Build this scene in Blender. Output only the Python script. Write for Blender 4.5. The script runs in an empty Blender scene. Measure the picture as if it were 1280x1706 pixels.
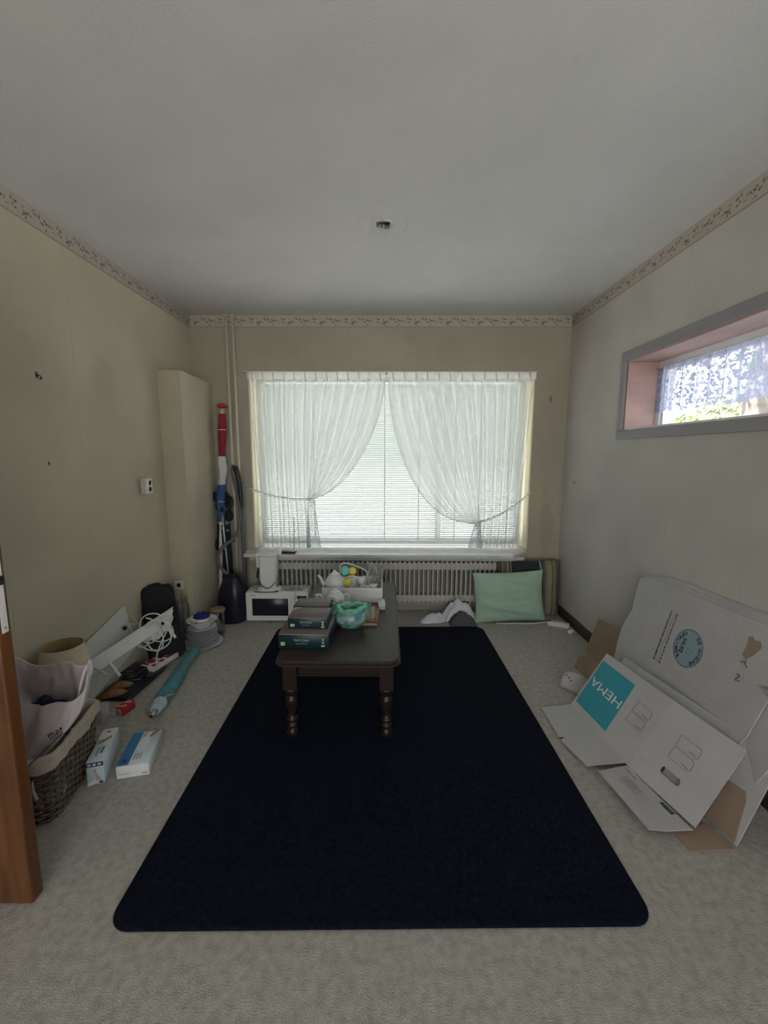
import bpy, bmesh, math, random
from mathutils import Vector, Matrix, noise
from mathutils.bvhtree import BVHTree
random.seed(7)
PI = math.pi
S = bpy.context.scene
COL = S.collection

# ------------------------------------------------------------------ camera
cd = bpy.data.cameras.new('camera')
cam = bpy.data.objects.new('camera', cd); COL.objects.link(cam)
cd.sensor_fit = 'VERTICAL'; cd.sensor_height = 24.0; cd.lens = 704.4 * 24.0 / 1706.0
cd.clip_start = 0.02
pitch, yaw, roll = 0.1368, -0.0065, 0.0019
fw = Vector((math.sin(yaw)*math.cos(pitch), math.cos(yaw)*math.cos(pitch), -math.sin(pitch)))
rt = Vector((math.cos(yaw), -math.sin(yaw), 0)); up = rt.cross(fw)
r2 = rt*math.cos(roll) + up*math.sin(roll); u2 = -rt*math.sin(roll) + up*math.cos(roll)
M = Matrix((r2, u2, -fw)).transposed().to_4x4(); M.translation = Vector((0, 0, 1.42))
cam.matrix_world = M
S.camera = cam

# ------------------------------------------------------------------ world, exposure
w = bpy.data.worlds.new('sky'); S.world = w; w.use_nodes = True
nt = w.node_tree; nt.nodes.clear()
wo = nt.nodes.new('ShaderNodeOutputWorld'); bg = nt.nodes.new('ShaderNodeBackground')
tc = nt.nodes.new('ShaderNodeTexCoord'); sx = nt.nodes.new('ShaderNodeSeparateXYZ'); cr = nt.nodes.new('ShaderNodeValToRGB')
nt.links.new(tc.outputs['Generated'], sx.inputs[0]); nt.links.new(sx.outputs['Z'], cr.inputs[0])
cr.color_ramp.elements[0].position = 0.0; cr.color_ramp.elements[0].color = (1.0, 0.99, 0.96, 1)
cr.color_ramp.elements[1].position = 0.8; cr.color_ramp.elements[1].color = (0.80, 0.90, 1.0, 1)
nt.links.new(cr.outputs[0], bg.inputs[0]); nt.links.new(bg.outputs[0], wo.inputs[0])
bg.inputs[1].default_value = 3.0
S.view_settings.view_transform = 'Standard'; S.view_settings.look = 'None'
S.view_settings.gamma = 1.0; S.view_settings.use_curve_mapping = False
S.view_settings.exposure = 0.40

def portal(loc, rot, sxx, syy):
    l = bpy.data.lights.new('daylight_portal', 'AREA'); l.shape = 'RECTANGLE'; l.size = sxx; l.size_y = syy
    l.cycles.is_portal = True
    o = bpy.data.objects.new('daylight_portal', l); COL.objects.link(o); o.location = loc; o.rotation_euler = rot
portal((0.03, 4.02, 1.33), (-PI/2, 0, 0), 2.5, 1.6)
portal((1.84, 1.1, 1.79), (0, PI/2, 0), 0.5, 3.5)
portal((0.0, -2.35, 1.25), (PI/2, 0, 0), 2.7, 2.3)
sun_l = bpy.data.lights.new('sun', 'SUN'); sun_l.energy = 24.0; sun_l.angle = math.radians(.6); sun_l.color = (1, .96, .90)
sun = bpy.data.objects.new('sun', sun_l); COL.objects.link(sun)
sun.rotation_euler = Vector((.50, .12, -.86)).to_track_quat('-Z', 'Y').to_euler()

# ------------------------------------------------------------------ mesh helpers
class MB:
    def __init__(s): s.v = []; s.f = []; s.m = []; s.sm = []
    def add(s, vs, fs, mi=0, smooth=False):
        b = len(s.v); s.v += [tuple(x) for x in vs]
        for f in fs: s.f.append(tuple(b+i for i in f)); s.m.append(mi); s.sm.append(smooth)
    def box(s, x0, x1, y0, y1, z0, z1, mi=0):
        s.add([(x0,y0,z0),(x1,y0,z0),(x1,y1,z0),(x0,y1,z0),(x0,y0,z1),(x1,y0,z1),(x1,y1,z1),(x0,y1,z1)],
              [(0,3,2,1),(4,5,6,7),(0,1,5,4),(1,2,6,5),(2,3,7,6),(3,0,4,7)], mi)
    def rbox(s, x0, x1, y0, y1, z0, z1, r=.005, seg=3, mi=0):
        # box with rounded edges
        bm = bmesh.new(); bmesh.ops.create_cube(bm, size=1)
        for v in bm.verts: v.co = Vector((x0+(v.co.x+.5)*(x1-x0), y0+(v.co.y+.5)*(y1-y0), z0+(v.co.z+.5)*(z1-z0)))
        bmesh.ops.bevel(bm, geom=bm.edges[:], offset=r, segments=seg, affect='EDGES', profile=.5)
        s.bm(bm, mi, True); bm.free()
    def bm(s, bm, mi=0, smooth=False):
        bm.verts.ensure_lookup_table(); bm.verts.index_update()
        s.add([v.co[:] for v in bm.verts], [[v.index for v in f.verts] for f in bm.faces], mi, smooth)
    def tube(s, pts, r, n=8, mi=0, cap=True, closed=False):
        pts = [Vector(p) for p in pts]; N = len(pts)
        rr = r if isinstance(r, (list, tuple)) else [r]*N
        vs = []; prev = None
        for i, p in enumerate(pts):
            if closed: t = pts[(i+1) % N] - pts[i-1]
            else: t = pts[min(i+1, N-1)] - pts[max(i-1, 0)]
            t.normalize()
            if prev is None:
                a = Vector((0, 0, 1)) if abs(t.z) < .9 else Vector((1, 0, 0))
                nrm = (a - t*a.dot(t)).normalized()
            else:
                nrm = prev - t*prev.dot(t)
                if nrm.length < 1e-6: nrm = t.orthogonal()
                nrm.normalize()
            prev = nrm; b = t.cross(nrm)
            for k in range(n):
                a = 2*PI*k/n; vs.append(p + (nrm*math.cos(a) + b*math.sin(a))*rr[i])
        fs = []
        for i in range(N if closed else N-1):
            j = (i+1) % N
            for k in range(n): fs.append((i*n+k, i*n+(k+1) % n, j*n+(k+1) % n, j*n+k))
        if cap and not closed:
            fs.append(tuple(reversed(range(n)))); fs.append(tuple((N-1)*n+k for k in range(n)))
        s.add(vs, fs, mi, True)
    def lathe(s, prof, n=24, c=(0, 0, 0), mi=0, sx=1, sy=1):
        vs = []; fs = []
        for (r, z) in prof:
            for k in range(n):
                a = 2*PI*k/n; vs.append((c[0]+sx*r*math.cos(a), c[1]+sy*r*math.sin(a), c[2]+z))
        for i in range(len(prof)-1):
            for k in range(n): fs.append((i*n+k, i*n+(k+1) % n, (i+1)*n+(k+1) % n, (i+1)*n+k))
        if prof[0][0] > 1e-4: fs.append(tuple(reversed(range(n))))
        if prof[-1][0] > 1e-4: fs.append(tuple((len(prof)-1)*n+k for k in range(n)))
        s.add(vs, fs, mi, True)
    def prism(s, poly, t0, t1, mi=0, fr=None):
        # poly in (u,v); thickness along third axis; fr = (origin, e, up, n)
        n = len(poly)
        def P(u, v, t):
            if fr is None: return (u, v, t)
            o, e, uu, nn = fr; return tuple(o + e*u + uu*v + nn*t)
        vs = [P(u, v, t0) for u, v in poly] + [P(u, v, t1) for u, v in poly]
        fs = [tuple(reversed(range(n))), tuple(range(n, 2*n))] + [(i, (i+1) % n, n+(i+1) % n, n+i) for i in range(n)]
        s.add(vs, fs, mi)
    def grid(s, fn, nu, nv, mi=0, cu=False, smooth=True):
        vs = [fn(i/nu, j/nv) for j in range(nv+1) for i in range(nu if cu else nu+1)]
        W = nu if cu else nu+1
        fs = [(j*W+i, j*W+(i+1) % W, (j+1)*W+(i+1) % W, (j+1)*W+i) for j in range(nv) for i in range(nu)]
        s.add(vs, fs, mi, smooth)
    def blob(s, c, r, n=3, mi=0, amp=0, sc=1, seed=0):
        bm = bmesh.new(); bmesh.ops.create_icosphere(bm, subdivisions=n, radius=1)
        for v in bm.verts:
            d = v.co.normalized(); k = 1 + amp*noise.noise(d*sc + Vector((seed*3.7, seed, 0)))
            v.co = Vector((c[0]+d.x*r[0]*k, c[1]+d.y*r[1]*k, c[2]+d.z*r[2]*k))
        s.bm(bm, mi, True); bm.free()
    def xf(s, mat, start=0):
        for i in range(start, len(s.v)): s.v[i] = tuple(mat @ Vector(s.v[i]))
        return s
    def mesh(s, name, mats):
        me = bpy.data.meshes.new(name); me.from_pydata(s.v, [], s.f); me.validate(clean_customdata=False)
        for m in (mats if isinstance(mats, (list, tuple)) else [mats]): me.materials.append(m)
        if len(me.polygons) == len(s.m):
            me.polygons.foreach_set('material_index', s.m); me.polygons.foreach_set('use_smooth', s.sm)
        bm = bmesh.new(); bm.from_mesh(me); bmesh.ops.recalc_face_normals(bm, faces=bm.faces[:]); bm.to_mesh(me); bm.free()
        me.update(); return me

def link(name, data, parent=None, loc=(0, 0, 0), rz=0):
    o = bpy.data.objects.new(name, data); COL.objects.link(o); o.location = loc; o.rotation_euler = (0, 0, rz)
    if parent: o.parent = parent
    return o
def part(name, mb, mats, parent, label=None, kind=None, bev=0):
    o = link(name, mb.mesh(name, mats), parent)
    if label: o['label'] = label
    if kind: o['kind'] = kind
    if bev:
        m = o.modifiers.new('bevel', 'BEVEL'); m.width = bev; m.segments = 2; m.limit_method = 'ANGLE'
    return o
def thing(name, label, cat, loc=(0, 0, 0), rz=0, group=None):
    return tag(link(name, None, None, loc, rz), label, cat, group)
def tag(o, label, cat, group=None, kind=None):
    o['label'] = label; o['category'] = cat
    if group: o['group'] = group
    if kind: o['kind'] = kind
    return o
def single(name, mb, mats, label, cat, loc=(0, 0, 0), rz=0, group=None, kind=None, bev=0):
    o = part(name, mb, mats, None, bev=bev); o.location = loc; o.rotation_euler = (0, 0, rz)
    return tag(o, label, cat, group, kind)
def struct(name, mb, mats, parent=None, label=None):
    o = part(name, mb, mats, parent)
    if parent is None: o['kind'] = 'structure'
    if label: o['label'] = label
    return o

def text_mesh(txt, size, ext=.0004, bold=0, align='LEFT', sp=1.0):
    c = bpy.data.curves.new('lettering', 'FONT'); c.body = txt; c.size = size; c.extrude = ext; c.offset = bold
    c.align_x = align; c.space_character = sp; c.resolution_u = 2
    o = bpy.data.objects.new('lettering', c); COL.objects.link(o)
    bpy.context.view_layer.update()
    me = bpy.data.meshes.new_from_object(o.evaluated_get(bpy.context.evaluated_depsgraph_get()))
    bpy.data.objects.remove(o); bpy.data.curves.remove(c)
    return me
def text(txt, size, mat, parent, fr, u, v, rot=0, name='lettering', off=.001, width=None, align='LEFT', sp=1.0, bold=0, label=None):
    me = text_mesh(txt, size, .0003, bold, align, sp)
    if width:
        xs = [p.co.x for p in me.vertices]; k = width/max(1e-6, max(xs)-min(xs))
        for p in me.vertices: p.co.x *= k
    o, e, uu, nn = fr; ca, sa = math.cos(rot), math.sin(rot)
    for p in me.vertices:
        a = u + p.co.x*ca - p.co.y*sa; b = v + p.co.x*sa + p.co.y*ca
        p.co = o + e*a + uu*b + nn*(off + p.co.z)
    me.materials.append(mat); ob = link(name, me, parent)
    if label: ob['label'] = label
    return ob
def project_on(o, bvh, d, off=.0012):
    for p in o.data.vertices:
        h = bvh.ray_cast(p.co - d*.6, d)
        if h[0] is not None: p.co = h[0] - d*off

# ------------------------------------------------------------------ materials
def mat(name, col, rough=.6, metal=0, bump=0, bscale=50, var=0, vscale=5, col2=None, spec=.5, trans=0, ior=1.45, alpha=1, coat=0, stretch=(1,1,1), sheen=0):
    m = bpy.data.materials.new(name); m.use_nodes = True; nt = m.node_tree; b = nt.nodes['Principled BSDF']
    b.inputs['Base Color'].default_value = (*col, 1); b.inputs['Roughness'].default_value = rough
    b.inputs['Metallic'].default_value = metal; b.inputs['Specular IOR Level'].default_value = spec
    b.inputs['Transmission Weight'].default_value = trans; b.inputs['IOR'].default_value = ior
    b.inputs['Alpha'].default_value = alpha; b.inputs['Coat Weight'].default_value = coat
    b.inputs['Sheen Weight'].default_value = sheen
    tcn = nt.nodes.new('ShaderNodeTexCoord'); mp = nt.nodes.new('ShaderNodeMapping'); mp.inputs['Scale'].default_value = stretch
    nt.links.new(tcn.outputs['Object'], mp.inputs[0])
    if var or col2:
        n = nt.nodes.new('ShaderNodeTexNoise'); n.inputs['Scale'].default_value = vscale; n.inputs['Detail'].default_value = 6
        nt.links.new(mp.outputs[0], n.inputs['Vector'])
        r = nt.nodes.new('ShaderNodeValToRGB'); c2 = col2 or tuple(max(0, c*(1-var)) for c in col)
        r.color_ramp.elements[0].position = .35; r.color_ramp.elements[0].color = (*c2, 1)
        r.color_ramp.elements[1].position = .65; r.color_ramp.elements[1].color = (*col, 1)
        nt.links.new(n.outputs['Fac'], r.inputs[0]); nt.links.new(r.outputs[0], b.inputs['Base Color'])
    if bump:
        n2 = nt.nodes.new('ShaderNodeTexNoise'); n2.inputs['Scale'].default_value = bscale; n2.inputs['Detail'].default_value = 4
        nt.links.new(mp.outputs[0], n2.inputs['Vector'])
        bp = nt.nodes.new('ShaderNodeBump'); bp.inputs['Strength'].default_value = bump; bp.inputs['Distance'].default_value = .01
        nt.links.new(n2.outputs['Fac'], bp.inputs['Height']); nt.links.new(bp.outputs[0], b.inputs['Normal'])
    return m
def N(nt, t, **k):
    n = nt.nodes.new(t)
    for a, v in k.items(): setattr(n, a, v)
    return n
def mathn(nt, op, a, b=None):
    n = N(nt, 'ShaderNodeMath', operation=op)
    for i, x in enumerate((a, b)):
        if x is None: continue
        if isinstance(x, (int, float)): n.inputs[i].default_value = x
        else: nt.links.new(x, n.inputs[i])
    return n.outputs[0]

def wallpaper(name, col, axis, stains):
    """axis 0: wall runs along x; 1: along y. seams every .53 m, fine relief, stains = (pos, z, rx, rz, colour, strength)"""
    m = mat(name, col, .85, spec=.25); nt = m.node_tree; b = nt.nodes['Principled BSDF']
    tcn = N(nt, 'ShaderNodeTexCoord'); sp = N(nt, 'ShaderNodeSeparateXYZ'); nt.links.new(tcn.outputs['Object'], sp.inputs[0])
    A = sp.outputs[axis]; Z = sp.outputs[2]
    nz = N(nt, 'ShaderNodeTexNoise'); nz.inputs['Scale'].default_value = 1.6; nz.inputs['Detail'].default_value = 7
    nt.links.new(tcn.outputs['Object'], nz.inputs['Vector'])
    mix = N(nt, 'ShaderNodeMix', data_type='RGBA'); mix.inputs[6].default_value = (*[c*.86 for c in col], 1); mix.inputs[7].default_value = (*[min(1, c*1.06) for c in col], 1)
    rr = N(nt, 'ShaderNodeMapRange'); rr.inputs[1].default_value = .3; rr.inputs[2].default_value = .7; nt.links.new(nz.outputs['Fac'], rr.inputs[0])
    nt.links.new(rr.outputs[0], mix.inputs[0]); cur = mix.outputs[2]
    # seams
    fr = mathn(nt, 'FRACT', mathn(nt, 'DIVIDE', mathn(nt, 'ADD', A, 10.13), .53))
    wob = mathn(nt, 'LESS_THAN', mathn(nt, 'ABSOLUTE', mathn(nt, 'SUBTRACT', fr, .5)), .0045)
    seam = N(nt, 'ShaderNodeMix', data_type='RGBA'); seam.inputs[7].default_value = (*[c*.80 for c in col], 1)
    brk = mathn(nt, 'MULTIPLY', wob, mathn(nt, 'MULTIPLY', rr.outputs[0], .9))
    nt.links.new(brk, seam.inputs[0]); nt.links.new(cur, seam.inputs[6]); cur = seam.outputs[2]
    n3 = N(nt, 'ShaderNodeTexNoise'); n3.inputs['Scale'].default_value = 14; n3.inputs['Detail'].default_value = 5; nt.links.new(tcn.outputs['Object'], n3.inputs['Vector'])
    for (p, z, rx, rz, c, st) in stains:
        dx = mathn(nt, 'DIVIDE', mathn(nt, 'SUBTRACT', A, p), rx); dz = mathn(nt, 'DIVIDE', mathn(nt, 'SUBTRACT', Z, z), rz)
        d = mathn(nt, 'SQRT', mathn(nt, 'ADD', mathn(nt, 'MULTIPLY', dx, dx), mathn(nt, 'MULTIPLY', dz, dz)))
        d = mathn(nt, 'ADD', d, mathn(nt, 'MULTIPLY', mathn(nt, 'SUBTRACT', n3.outputs['Fac'], .5), 1.3))
        q = N(nt, 'ShaderNodeMapRange', interpolation_type='SMOOTHSTEP'); q.inputs[1].default_value = 1.15; q.inputs[2].default_value = .5
        q.inputs[3].default_value = 0; q.inputs[4].default_value = st; nt.links.new(d, q.inputs[0])
        mx = N(nt, 'ShaderNodeMix', data_type='RGBA'); mx.inputs[7].default_value = (*c, 1)
        nt.links.new(q.outputs[0], mx.inputs[0]); nt.links.new(cur, mx.inputs[6]); cur = mx.outputs[2]
    nt.links.new(cur, b.inputs['Base Color'])
    n2 = N(nt, 'ShaderNodeTexNoise'); n2.inputs['Scale'].default_value = 90; n2.inputs['Detail'].default_value = 4
    nt.links.new(tcn.outputs['Object'], n2.inputs['Vector'])
    bp = N(nt, 'ShaderNodeBump'); bp.inputs['Strength'].default_value = .25; bp.inputs['Distance'].default_value = .006
    nt.links.new(n2.outputs['Fac'], bp.inputs['Height']); nt.links.new(bp.outputs[0], b.inputs['Normal'])
    return m

def border_mat(axis):
    """pale wallpaper border printed with a repeating garland of small leaves and blossoms"""
    m = mat('border_print_%d' % axis, (.62, .57, .50), .8, spec=.2); nt = m.node_tree; b = nt.nodes['Principled BSDF']
    tcn = N(nt, 'ShaderNodeTexCoord'); sp = N(nt, 'ShaderNodeSeparateXYZ'); nt.links.new(tcn.outputs['Object'], sp.inputs[0])
    a = mathn(nt, 'MULTIPLY', mathn(nt, 'FRACT', mathn(nt, 'DIVIDE', mathn(nt, 'ADD', sp.outputs[axis], 20), .265)), .265)
    z = mathn(nt, 'SUBTRACT', sp.outputs[2], 2.522)
    wave = mathn(nt, 'MULTIPLY', mathn(nt, 'SINE', mathn(nt, 'MULTIPLY', a, 2*PI/.265*2)), .010)
    dz = mathn(nt, 'ABSOLUTE', mathn(nt, 'SUBTRACT', z, wave))
    cb = N(nt, 'ShaderNodeCombineXYZ'); nt.links.new(a, cb.inputs[0]); nt.links.new(z, cb.inputs[1])
    vo = N(nt, 'ShaderNodeTexVoronoi'); vo.inputs['Scale'].default_value = 62; nt.links.new(cb.outputs[0], vo.inputs['Vector'])
    nz = N(nt, 'ShaderNodeTexNoise'); nz.inputs['Scale'].default_value = 55; nz.inputs['Detail'].default_value = 3; nt.links.new(cb.outputs[0], nz.inputs['Vector'])
    leaf = mathn(nt, 'LESS_THAN', vo.outputs['Distance'], .40)
    dens = mathn(nt, 'GREATER_THAN', nz.outputs['Fac'], .42)
    band = mathn(nt, 'LESS_THAN', dz, .024)
    fac = mathn(nt, 'MULTIPLY', mathn(nt, 'MULTIPLY', leaf, dens), band)
    edge = mathn(nt, 'LESS_THAN', z, -.0425)
    mx = N(nt, 'ShaderNodeMix', data_type='RGBA'); mx.inputs[6].default_value = (.47, .43, .38, 1)
    rp = N(nt, 'ShaderNodeMix', data_type='RGBA'); rp.inputs[6].default_value = (.09, .08, .07, 1); rp.inputs[7].default_value = (.24, .14, .13, 1)
    nt.links.new(vo.outputs['Color'], rp.inputs[0])
    nt.links.new(rp.outputs[2], mx.inputs[7]); nt.links.new(mathn(nt, 'MULTIPLY', fac, .9), mx.inputs[0])
    m2 = N(nt, 'ShaderNodeMix', data_type='RGBA'); m2.inputs[7].default_value = (.26, .22, .18, 1)
    nt.links.new(mathn(nt, 'MULTIPLY', edge, .6), m2.inputs[0]); nt.links.new(mx.outputs[2], m2.inputs[6]); nt.links.new(m2.outputs[2], b.inputs['Base Color'])
    return m

def sheer(name, col, opacity, transl=.5):
    m = bpy.data.materials.new(name); m.use_nodes = True; nt = m.node_tree; nt.nodes.clear()
    o = N(nt, 'ShaderNodeOutputMaterial'); d = N(nt, 'ShaderNodeBsdfDiffuse'); t = N(nt, 'ShaderNodeBsdfTranslucent'); tr = N(nt, 'ShaderNodeBsdfTransparent')
    d.inputs[0].default_value = (*col, 1); t.inputs[0].default_value = (*col, 1)
    m1 = N(nt, 'ShaderNodeMixShader'); m1.inputs[0].default_value = transl; nt.links.new(d.outputs[0], m1.inputs[1]); nt.links.new(t.outputs[0], m1.inputs[2])
    m2 = N(nt, 'ShaderNodeMixShader'); nt.links.new(tr.outputs[0], m2.inputs[1]); nt.links.new(m1.outputs[0], m2.inputs[2]); nt.links.new(m2.outputs[0], o.inputs[0])
    m2.inputs[0].default_value = opacity
    m['mix'] = m2.name
    return m

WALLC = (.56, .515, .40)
DAMP = (.50, .39, .34)
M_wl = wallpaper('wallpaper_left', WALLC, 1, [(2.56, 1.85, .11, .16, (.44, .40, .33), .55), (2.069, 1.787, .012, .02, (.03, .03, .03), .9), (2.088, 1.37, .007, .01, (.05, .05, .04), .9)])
M_wb = wallpaper('wallpaper_back', (.41, .385, .31), 0, [(1.42, 1.60, .08, .5, (.40, .33, .29), .45), (1.42, .80, .07, .33, (.37, .30, .24), .6), (1.403, 1.886, .012, .03, (.12, .10, .09), .7), (.0, 2.3, .25, .16, (.45, .42, .36), .4)])  # base colour darkened: shade of the wall against the light painted in
M_wr = wallpaper('wallpaper_right', (.54, .53, .50), 1, [(3.60, 2.2, .25, .4, (.52, .45, .40), .35), (3.50, 1.19, .03, .02, (.2, .18, .16), .5)])
M_ceil = mat('ceiling_paint', (.66, .662, .665), .9, bump=.18, bscale=160, var=.06, vscale=3, spec=.2)
M_carpet = mat('carpet', (.475, .462, .422), .95, bump=.5, bscale=230, col2=(.365, .352, .315), vscale=38, spec=.1)
M_rug = mat('navy_rug', (.0095, .0130, .026), .95, bump=1.0, bscale=260, col2=(.0050, .0075, .0155), vscale=60, spec=.12)
M_white = mat('white_plastic', (.78, .78, .76), .35)
M_offw = mat('cream_paint', (.62, .60, .52), .45)
M_upvc = mat('window_frame_paint', (.80, .82, .84), .35)
M_sidec = mat('yellowed_reveal_paint', (.80, .72, .52), .5)
M_mull = mat('white_gloss_paint', (.75, .76, .74), .3, bump=.05)
M_stone = mat('pale_marble', (.72, .72, .71), .18, col2=(.62, .62, .62), vscale=12)
M_rad = mat('radiator_enamel', (.58, .58, .52), .4, var=.1, vscale=20)
M_pipe = mat('painted_pipe', (.64, .60, .50), .4)
M_black = mat('black_plastic', (.012, .013, .016), .4)
M_blackcloth = mat('black_nylon', (.012, .014, .020), .8, bump=.3, bscale=200)
M_navyp = mat('dark_blue_plastic', (.012, .014, .026), .32)
M_glass = mat('clear_glass', (.95, .97, .96), .03, trans=1, ior=1.45)
M_chrome = mat('chrome', (.7, .7, .7), .2, metal=1)
M_steel = mat('brushed_steel', (.55, .56, .58), .35, metal=1)
M_dwood = mat('dark_stained_oak', (.020, .012, .010), .36, vscale=6, stretch=(14, 1.2, 14), spec=.5)
M_dwoodtop = mat('dark_polished_top', (.040, .029, .025), .42, col2=(.032, .024, .022), vscale=5, stretch=(12, .9, 1), spec=.35)
M_door = mat('orange_varnished_wood', (.165, .064, .019), .42, col2=(.085, .031, .011), vscale=3.0, stretch=(9, 9, 1.0), spec=.5, coat=.3)
M_pink = mat('pink_plywood', (.52, .35, .32), .55, col2=(.43, .28, .25), vscale=4, stretch=(1, .7, 3))
M_greyp = mat('grey_casing_paint', (.28, .27, .29), .5)
M_skirt = mat('dark_brown_skirting', (.055, .040, .034), .5)
M_card = mat('white_faced_cardboard', (.47, .465, .475), .75, var=.06, vscale=8, bump=.08, bscale=40)
M_cardside = mat('corrugated_edge', (.30, .25, .20), .9)
M_brown = mat('brown_cardboard', (.33, .235, .18), .85, var=.1, vscale=9)
M_teal = mat('teal_print', (.035, .30, .38), .7)
M_ink = mat('black_ink', (.03, .035, .04), .7)
M_inkg = mat('grey_ink', (.20, .21, .23), .7)
M_circ = mat('blue_grey_print', (.25, .35, .39), .7)
M_wink = mat('white_print', (.72, .72, .72), .7)
M_mint = mat('mint_cotton', (.38, .56, .43), .85, bump=.15, bscale=60, var=.08, vscale=6, sheen=.3)
M_whitecloth = mat('white_cotton', (.66, .66, .72), .85, bump=.15, bscale=80)
M_greycloth = mat('dark_grey_cotton', (.085, .09, .085), .9, bump=.2, bscale=90)
M_creamcloth = mat('cream_linen', (.50, .45, .37), .9, bump=.3, bscale=150)
M_wicker = mat('grey_brown_willow', (.17, .135, .095), .7, var=.45, vscale=40)
M_wickerd = mat('dark_willow', (.055, .042, .03), .8)
M_bag = mat('white_plastic_film', (.70, .64, .66), .38, bump=.25, bscale=14)
M_navy = mat('navy_cloth', (.012, .014, .06), .85)
M_shade = mat('cream_shade', (.60, .52, .40), .8, bump=.1, bscale=120)
M_shadein = mat('shade_lining', (.50, .34, .16), .8)
M_whitewood = mat('white_laminate', (.66, .67, .66), .35)
M_cable = mat('white_cable', (.72, .72, .70), .4)
M_greyhose = mat('grey_hose', (.11, .11, .12), .45)
M_red = mat('red_print', (.42, .03, .035), .5)
M_flagred = mat('flag_red', (.28, .015, .035), .8, bump=.2, bscale=60)
M_flagwhite = mat('flag_white', (.62, .62, .64), .8, bump=.2, bscale=60)
M_flagblue = mat('flag_blue', (.035, .09, .25), .8, bump=.2, bscale=60)
M_redcap = mat('red_plastic', (.55, .04, .03), .4)
M_green = mat('dark_green_box', (.008, .036, .052), .4, var=.2, vscale=9)
M_greentop = mat('worn_brown_lid', (.16, .125, .125), .45, var=.12, vscale=8)
M_gold = mat('gold_print', (.42, .42, .26), .5)
M_porc = mat('white_porcelain', (.70, .70, .71), .15, coat=.4)
M_leafprint = mat('dark_leaf_print', (.07, .085, .08), .3)
M_greenfilm = mat('green_bag_film', (.16, .50, .36), .3, bump=.4, bscale=30, spec=.6)
M_delft = mat('delft_print', (.55, .62, .68), .15, col2=(.03, .07, .17), vscale=22, coat=.5)
M_turq = mat('turquoise_egg', (.16, .62, .52), .4)
M_yellow = mat('yellow_egg', (.80, .66, .12), .4, bump=.4, bscale=60)
M_lime = mat('lime_yellow_egg', (.62, .60, .08), .4, bump=.4, bscale=60)
M_platerim = mat('grey_rim', (.10, .10, .15), .3)
M_bluecloth = mat('royal_blue_cloth', (.012, .018, .16), .85, bump=.6, bscale=60)
M_tealfab = mat('teal_canvas', (.012, .15, .19), .45, col2=(.035, .25, .31), vscale=22, bump=.5, bscale=25)
M_rings = mat('pale_blue_cord', (.42, .52, .60), .5)
M_film = sheer('clear_plastic_film', (.80, .84, .86), .10, .2)
M_brownlea = mat('tan_leather', (.24, .12, .035), .45, col2=(.12, .06, .02), vscale=18)
M_lid = mat('dull_wood', (.25, .19, .12), .6)
M_bottle = mat('green_bottle_glass', (.01, .06, .035), .12, spec=.8)
M_glovebox = mat('pale_blue_carton', (.55, .64, .68), .5)
M_gloveblue = mat('strong_blue_print', (.03, .18, .38), .5)
M_navyprint = mat('navy_print', (.03, .04, .14), .5)
M_skinp = mat('hand_photo_print', (.48, .36, .33), .5)
M_photo = mat('photo_brown_print', (.30, .20, .13), .5)
M_leafy = mat('hedge_leaves', (.14, .22, .07), .8, col2=(.07, .13, .03), vscale=9)
M_leafy2 = mat('yellow_leaves', (.30, .32, .14), .8, col2=(.12, .15, .06), vscale=9)
M_bark = mat('tree_bark', (.22, .19, .17), .9, bump=.8, bscale=15, var=.4, vscale=10)
M_paving = mat('paving', (.45, .43, .40), .9, var=.15, vscale=2)
M_brick = mat('far_brick', (.42, .36, .32), .9, var=.2, vscale=3)
M_screen = mat('microwave_glass', (.020, .020, .032), .25)
M_photo2 = mat('mixed_print', (.35, .27, .22), .5, col2=(.10, .09, .08), vscale=60)
M_pane = bpy.data.materials.new('window_glass'); M_pane.use_nodes = True; nt = M_pane.node_tree; nt.nodes.clear()
o = N(nt, 'ShaderNodeOutputMaterial'); a_ = N(nt, 'ShaderNodeBsdfTransparent'); g_ = N(nt, 'ShaderNodeBsdfGlossy'); mx = N(nt, 'ShaderNodeMixShader')
a_.inputs[0].default_value = (.96, .98, .98, 1); g_.inputs['Roughness'].default_value = .02; mx.inputs[0].default_value = .05
nt.links.new(a_.outputs[0], mx.inputs[1]); nt.links.new(g_.outputs[0], mx.inputs[2]); nt.links.new(mx.outputs[0], o.inputs[0])
M_jar = M_pane.copy(); M_jar.name = 'thin_jar_glass'; nj = M_jar.node_tree
lwj = N(nj, 'ShaderNodeLayerWeight'); lwj.inputs[0].default_value = .35
mxj = [n for n in nj.nodes if n.bl_idname == 'ShaderNodeMixShader'][0]; mrj = N(nj, 'ShaderNodeMapRange'); mrj.inputs[3].default_value = .05; mrj.inputs[4].default_value = .55
nj.links.new(lwj.outputs['Facing'], mrj.inputs[0]); nj.links.new(mrj.outputs[0], mxj.inputs[0])
M_slat = sheer('blind_slat', (.66, .70, .68), 1.0, .17)
M_sheer = sheer('sheer_voile', (.76, .78, .80), .46, .5)
nt = M_sheer.node_tree; lw = N(nt, 'ShaderNodeLayerWeight'); lw.inputs[0].default_value = .5
mr = N(nt, 'ShaderNodeMapRange'); mr.inputs[1].default_value = .15; mr.inputs[2].default_value = .95; mr.inputs[3].default_value = .42; mr.inputs[4].default_value = .92
nt.links.new(lw.outputs['Facing'], mr.inputs[0]); nt.links.new(mr.outputs[0], nt.nodes[M_sheer['mix']].inputs[0])
M_tape = sheer('curtain_heading_tape', (.80, .82, .82), .80, .5)
M_lace = sheer('lace', (.40, .43, .60), .6, .40)
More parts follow.
